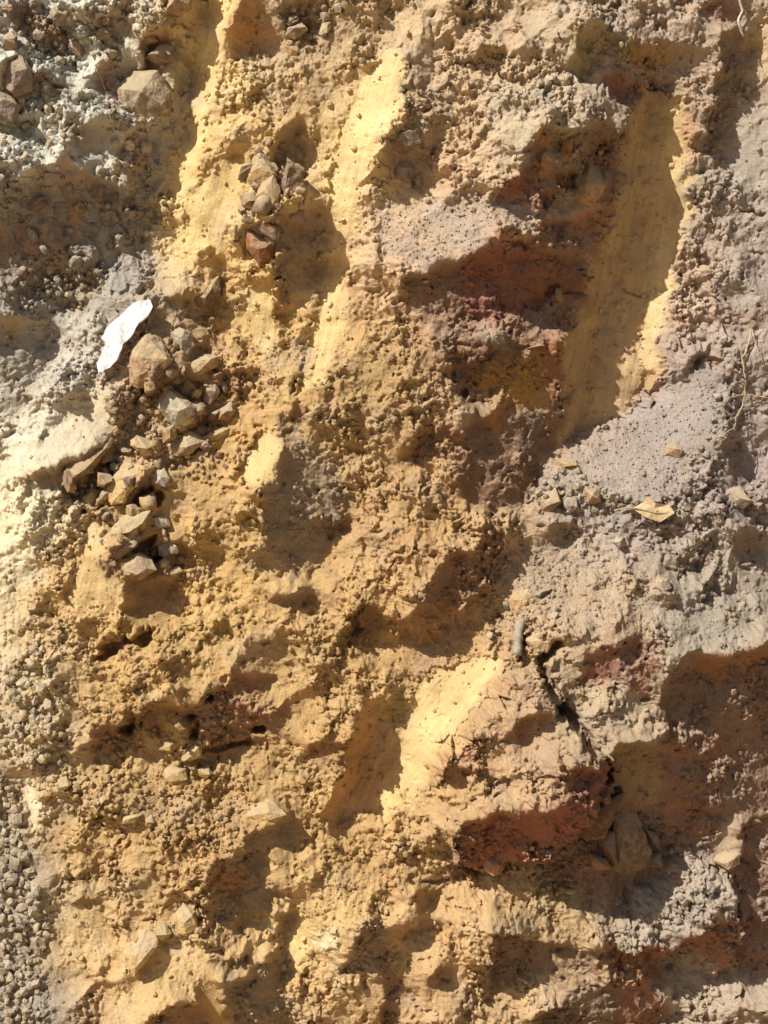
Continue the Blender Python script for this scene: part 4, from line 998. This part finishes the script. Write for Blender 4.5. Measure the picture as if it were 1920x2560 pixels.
# dry leaf: a thin curled blade with a midrib
lp = T(4, '1060,1090 1110,1065 1130,1040 1160,1070 1222,1075 1240,1110 1180,1150 1120,1130')
lc = lp.mean(0); bm = bmesh.new(); rings = []
for fct in (0.0, 0.4, 0.75, 1.0):
    if fct == 0: rings.append([bm.verts.new((0, 0, .003))]); continue
    rings.append([bm.verts.new(((x - lc[0]) * fct / 1000, -(y - lc[1]) * fct / 1000, 0.003 + 0.010 * fct ** 2 * math.sin(3 * math.atan2(y - lc[1], x - lc[0])))) for x, y in lp])
nl = len(lp)
for s in range(nl): bm.faces.new((rings[0][0], rings[1][s], rings[1][(s + 1) % nl]))
for a, b in zip(rings[1:-1], rings[2:]):
    for s in range(nl): bm.faces.new((a[s], b[s], b[(s + 1) % nl], a[(s + 1) % nl]))
bmesh.ops.recalc_face_normals(bm, faces=bm.faces)
bmesh.ops.solidify(bm, geom=bm.faces[:], thickness=0.0009)
me = bpy.data.meshes.new('dry_leaf'); bm.to_mesh(me); bm.free(); me.materials.append(plain_material('leaf', alb(226, 198, 150), .6))
o = link('dry_leaf', me); o.matrix_world = Matrix.Translation(world_at(lc[0], lc[1], height(*lc) + 16)) @ FACE.to_4x4()
tag(o, 'pale curled dry leaf on the slope below the sand fan', 'leaf')
rib = link('midrib', tube_mesh('midrib', [Vector((-.085 + .17 * t / 8, -.004 + .006 * math.sin(t), .0045 + .0007 * abs(t - 4))) for t in range(9)], .0016, .0007, M_ROOT, 5), o)

# ---- loose clods and pebbles, one object each, in their heaps
VAR = []
for s in range(16):
    rnd = random.Random(300 + s)
    pts = []
    for _ in range(16):
        a = rnd.uniform(0, 6.283); z = rnd.uniform(-1, 1); r = math.sqrt(1 - z * z)
        pts.append(Vector((r * math.cos(a) * rnd.uniform(.8, 1), r * math.sin(a) * rnd.uniform(.6, .95), z * rnd.uniform(.55, .85))))
    VAR.append(hull_mesh('clod', pts, 1 if s % 2 else 2, 0.13, 1.0, M_STONE, s, smooth=(s % 3 == 0)))
def heap(k, pts, n, r0, r1, cols, name, cat, label, group, seed, sink=0.35, pw=2.2):
    p = T(k, pts); rnd = random.Random(seed); lo, hi = p.min(0), p.max(0); placed = []; tries = 0
    while len(placed) < n and tries < n * 60:
        tries += 1
        x = rnd.uniform(lo[0], hi[0]); y = rnd.uniform(lo[1], hi[1])
        ins = False
        for a in range(len(p)):
            xa, ya = p[a]; xb, yb = p[a - 1]
            if (ya > y) != (yb > y) and x < (xb - xa) * (y - ya) / (yb - ya) + xa: ins = not ins
        if not ins: continue
        r = r0 + (r1 - r0) * rnd.random() ** pw
        if any((x - a) ** 2 + (y - b) ** 2 < (0.8 * (r + c)) ** 2 for a, b, c in placed): continue
        placed.append((x, y, r))
        o = link(name, rnd.choice(VAR))
        z = height(x, y) + r * (0.7 - sink)
        rot = Matrix.Rotation(rnd.uniform(0, 6.28), 4, 'Z') @ Matrix.Rotation(rnd.uniform(-.5, .5), 4, 'X') @ Matrix.Rotation(rnd.uniform(-.5, .5), 4, 'Y')
        o.matrix_world = Matrix.Translation(world_at(x, y, z)) @ FACE.to_4x4() @ rot @ Matrix.Diagonal((r / 1000, r / 1000 * rnd.uniform(.75, 1), r / 1000 * rnd.uniform(.8, 1.1), 1))
        c = np.array(cols[rnd.randrange(len(cols))]) * rnd.uniform(.85, 1.12)
        o.color = (*np.clip(c, 0, 1), 1)
        tag(o, label, cat, group)
GV = [alb(190, 176, 152), alb(204, 186, 150), alb(176, 156, 130), alb(210, 198, 172)]
YV = [alb(210, 176, 118), alb(200, 166, 110), alb(216, 186, 130), alb(188, 152, 104)]
BV = [alb(170, 142, 114), alb(156, 128, 104), alb(184, 160, 134)]
heap(7, '0,40 50,60 120,320 170,480 215,660 150,850 190,1100 0,1100', 95, 9, 26, GV, 'pebble', 'pebble', 'greyish pebble in the gravel strip along the lower left edge', 'pebbles along the lower left edge', 41)
heap(5, '90,600 170,560 260,720 250,880 290,980 300,1106 90,1106 100,900 70,700', 60, 8, 18, GV + YV, 'pebble', 'pebble', 'small pale pebble in the gravel streak above the lower left slope', 'pebbles of the gravel streak', 42)
heap(7, '200,0 480,20 900,120 1050,240 960,370 700,300 420,250 260,130', 60, 6, 14, YV, 'earth_clod', 'clod', 'small yellow clod strewn over the lower left gravel slope', 'yellow clods on the lower left slope', 43)
heap(3, '90,60 230,40 470,60 450,130 340,230 210,150 110,120', 34, 8, 20, BV + GV, 'earth_clod', 'clod', 'grey-brown clod in the shaded rubble above the white flat stone', 'shaded rubble clods', 44)
heap(3, '480,630 600,610 680,660 700,760 660,860 500,880', 40, 6, 12, YV + BV, 'pebble', 'pebble', 'small round pebble in the pocket left of the pale grey block', 'pebbles in the rubble pocket', 45)
heap(1, '1180,0 1500,0 1480,110 1350,190 1230,150', 26, 9, 22, BV + GV, 'earth_clod', 'clod', 'grey-brown clod heaped at the top edge of the bank', 'clods at the top edge', 46)
heap(6, '440,380 600,320 720,420 760,500 640,520 540,480 430,600', 40, 6, 13, GV + YV, 'earth_pellet', 'pellet', 'small pellet of earth heaped around the grey rod', 'pellets around the grey rod', 47)
heap(4, '650,960 820,900 950,1000 1010,1050 940,1106 640,1106', 30, 8, 17, GV + [alb(186, 158, 128)], 'earth_clod', 'clod', 'clod in the heap at the left foot of the sand fan', 'clods at the foot of the sand fan', 48)
heap(2, '100,440 280,430 260,560 140,640 120,540', 22, 7, 15, BV, 'earth_clod', 'clod', 'dark clod in the crumbly gully right of the short pale scrape', 'clods in the crumbly gully', 49)
heap(3, '740,880 1000,840 1000,930 900,980 740,940', 26, 6, 13, YV + BV, 'earth_clod', 'clod', 'small tan clod below the rubble hollow', 'small clods below the rubble hollow', 50)
heap(1, '350,90 560,60 740,130 760,180 560,160', 22, 7, 15, GV, 'earth_clod', 'clod', 'pale grey clod in the upper left rubble', 'upper left rubble clods', 51)
heap(3, '330,960 460,1010 430,1090 330,1090', 14, 8, 18, BV + GV, 'earth_clod', 'clod', 'brown clod in the dark hollow beneath the flat yellow slab', 'clods in the dark hollow', 52)
heap(7, '1010,900 1080,920 1090,1060 1010,1100', 14, 6, 13, BV, 'earth_clod', 'clod', 'grey clod on the shaded floor at the bottom middle', 'clods on the shaded floor', 53)
heap(4, '1440,600 1500,650 1470,760 1380,800 1400,1000 1300,1060 1300,900 1400,760', 26, 6, 14, [alb(170, 156, 144), alb(156, 142, 130)], 'earth_clod', 'clod', 'grey clod on the right part of the sand fan', 'grey clods on the sand fan', 54)

heap(1, '0,20 80,90 330,60 480,120 560,260 470,280 300,300 180,260 0,240', 34, 9, 30, GV + BV, 'rubble_stone', 'stone', 'grey broken stone in the pale rubble of the upper left corner', 'broken stones of the upper left corner', 55, .3, 1.3)
heap(1, '0,560 180,480 320,540 300,720 160,740 0,740', 26, 8, 22, GV, 'rubble_stone', 'stone', 'pale grey stone in the lit gravelly lump at the left edge', 'stones of the lit gravelly lump', 56)
heap(1, '560,330 700,540 640,720 500,760 480,600', 16, 8, 22, BV + GV, 'rubble_stone', 'stone', 'brown stone on the shaded step below the grey-tan boulder', 'stones below the grey-tan boulder', 57, .3, 1.2)
heap(0, '285,810 420,800 470,880 440,960 390,1000 340,1040 330,1110 220,1110 130,1060 190,990', 34, 13, 32, BV + YV + [alb(196, 182, 160)], 'rubble_stone', 'stone', 'angular stone wedged in the rubble column left of centre', 'angular stones of the rubble column', 67, .25, 1.0)
heap(3, '600,560 860,520 960,560 1040,620 960,760 880,860 720,880 640,740', 30, 9, 24, BV + YV, 'rubble_stone', 'stone', 'brown stone packed between the larger blocks of the rubble hollow', 'stones between the rubble blocks', 58, .3, 1.2)
heap(1, '1080,640 1240,600 1330,760 1300,960 1160,1080 1050,980', 26, 12, 32, BV, 'rubble_stone', 'stone', 'brown stone packed into the dark rock outcrop', 'stones of the dark outcrop', 59, .3, 1.0)
heap(0, '20,400 150,405 280,400 300,460 250,540 150,600 40,590', 30, 9, 30, [alb(160, 146, 130), alb(146, 124, 108), alb(170, 160, 146)], 'rubble_stone', 'stone', 'grey-brown stone stuck in the shaded wall at the upper left', 'stones of the shaded upper left wall', 65, .5, 1.3)
heap(5, '430,0 660,0 800,130 800,250 520,290 460,160', 18, 7, 20, BV + GV, 'rubble_stone', 'stone', 'small stone filling the gaps of the rock nest', 'small stones of the rock nest', 66, .3, 1.3)
# ---- uncountable crumbs: one mesh per kind of litter
def litter(name, n, weight, r0, r1, label, seed, tintc=None, parent=None):
    rng = np.random.default_rng(seed)
    phi = (1 + 5 ** .5) / 2
    iv = np.array([(-1, phi, 0), (1, phi, 0), (-1, -phi, 0), (1, -phi, 0), (0, -1, phi), (0, 1, phi), (0, -1, -phi), (0, 1, -phi), (phi, 0, -1), (phi, 0, 1), (-phi, 0, -1), (-phi, 0, 1)]) / 1.902
    ifc = np.array([(0, 11, 5), (0, 5, 1), (0, 1, 7), (0, 7, 10), (0, 10, 11), (1, 5, 9), (5, 11, 4), (11, 10, 2), (10, 7, 6), (7, 1, 8), (3, 9, 4), (3, 4, 2), (3, 2, 6), (3, 6, 8), (3, 8, 9), (4, 9, 5), (2, 4, 11), (6, 2, 10), (8, 6, 7), (9, 8, 1)])
    x = rng.uniform(-40, 1700, n * 8); y = rng.uniform(-40, 2252, n * 8)
    i = np.searchsorted(gx_, x); j = np.searchsorted(gy_, y)
    w = weight(x, y, i, j); keep = rng.random(n * 8) < w
    i, j = i[keep][:n], j[keep][:n]; n = len(i)
    r = (r0 + (r1 - r0) * rng.random(n) ** 2.6) / 1000
    base = P[j, i]; cc = C[j, i] * rng.uniform(.8, 1.2, (n, 1))
    if tintc is not None: cc = cc * 0.4 + np.asarray(tintc) * 0.6 * rng.uniform(.8, 1.15, (n, 1))
    sh = iv[None] * rng.uniform(.7, 1.2, (n, 12, 1)) * rng.uniform(.65, 1.1, (n, 1, 3)) * r[:, None, None]
    a = rng.uniform(0, 6.283, n); ca_, sa_ = np.cos(a)[:, None], np.sin(a)[:, None]
    sx, sy = sh[..., 0] * ca_ - sh[..., 1] * sa_, sh[..., 0] * sa_ + sh[..., 1] * ca_
    F = np.array(FACE)
    wv = np.stack([sx, sy, sh[..., 2]], -1) @ F.T + base[:, None, :] + np.array(N_) * (r * .35)[:, None, None]
    f = (ifc[None] + (np.arange(n) * 12)[:, None, None]).reshape(-1, 3)
    me = mesh_np(name, wv.reshape(-1, 3), f, M_SOIL, False, np.repeat(np.clip(cc, 0, .85), 12, 0))
    return tag(link(name, me, parent), label, None if parent else 'crumbs', kind='stuff')
def in_poly(k, pts):
    p = T(k, pts)
    def fn(x, y):
        m = np.zeros(x.shape, bool)
        for a in range(len(p)):
            xa, ya = p[a]; xb, yb = p[a - 1]
            if ya == yb: continue
            m ^= ((ya > y) != (yb > y)) & (x < (xb - xa) * (y - ya) / (yb - ya) + xa)
        return m
    return fn
litter('soil_crumbs', 11000, lambda x, y, i, j: np.clip(crumb[j, i] * patch[j, i] * .55 - .15, 0, .6) + .05 * SK[j, i] + .04, 2.0, 8.5, 'fine loose soil crumbs lying all over the bank face', 61)
litter('sand_grains', 5000, lambda x, y, i, j: np.clip(SN[j, i], 0, 1), 1.4, 4.0, 'fine grains on the sandy parts of the bank', 62)
gl = in_poly(7, '-60,0 60,30 120,300 170,480 220,660 150,850 200,1180 -60,1180'); gm = in_poly(5, '80,560 180,540 270,720 260,880 310,980 310,1106 80,1106 100,900 60,700')
def fz_(f): return lambda x, y: f(x + perlin(x / 45, y / 45, 81) * 30 + perlin(x / 14, y / 14, 82) * 14, y + perlin(x / 45, y / 45, 83) * 30)
gl = fz_(gl); gm = fz_(gm)
litter('gravel', 5000, lambda x, y, i, j: np.where(gl(x, y), .95, np.where(gm(x, y), .8, 0)) * sstep(-.45, .2, perlin(x / 60, y / 60, 84)), 1.8, 15, 'loose fine gravel strip down the lower left edge', 63, alb(192, 176, 150))
g3 = in_poly(3, '470,610 600,600 690,660 700,860 490,890'); g7 = in_poly(7, '200,0 480,0 1000,60 1080,260 960,380 700,320 420,270 240,130'); g1 = in_poly(3, '60,40 480,40 440,140 330,240 100,140'); g2 = in_poly(3, '200,300 460,240 460,420 300,440')
litter('rubble_grit', 4200, lambda x, y, i, j: np.where(g3(x, y) | g7(x, y) | g1(x, y) | g2(x, y), .9, 0), 2.5, 8, 'coarse grit between the clods of the rubble heaps', 64)
print('triangles', sum(sum(len(p.vertices) - 2 for p in o.data.polygons) if len(o.data.polygons) < 5000 else len(o.data.loops) - 2 * len(o.data.polygons) for o in COL.objects if o.type == 'MESH'))
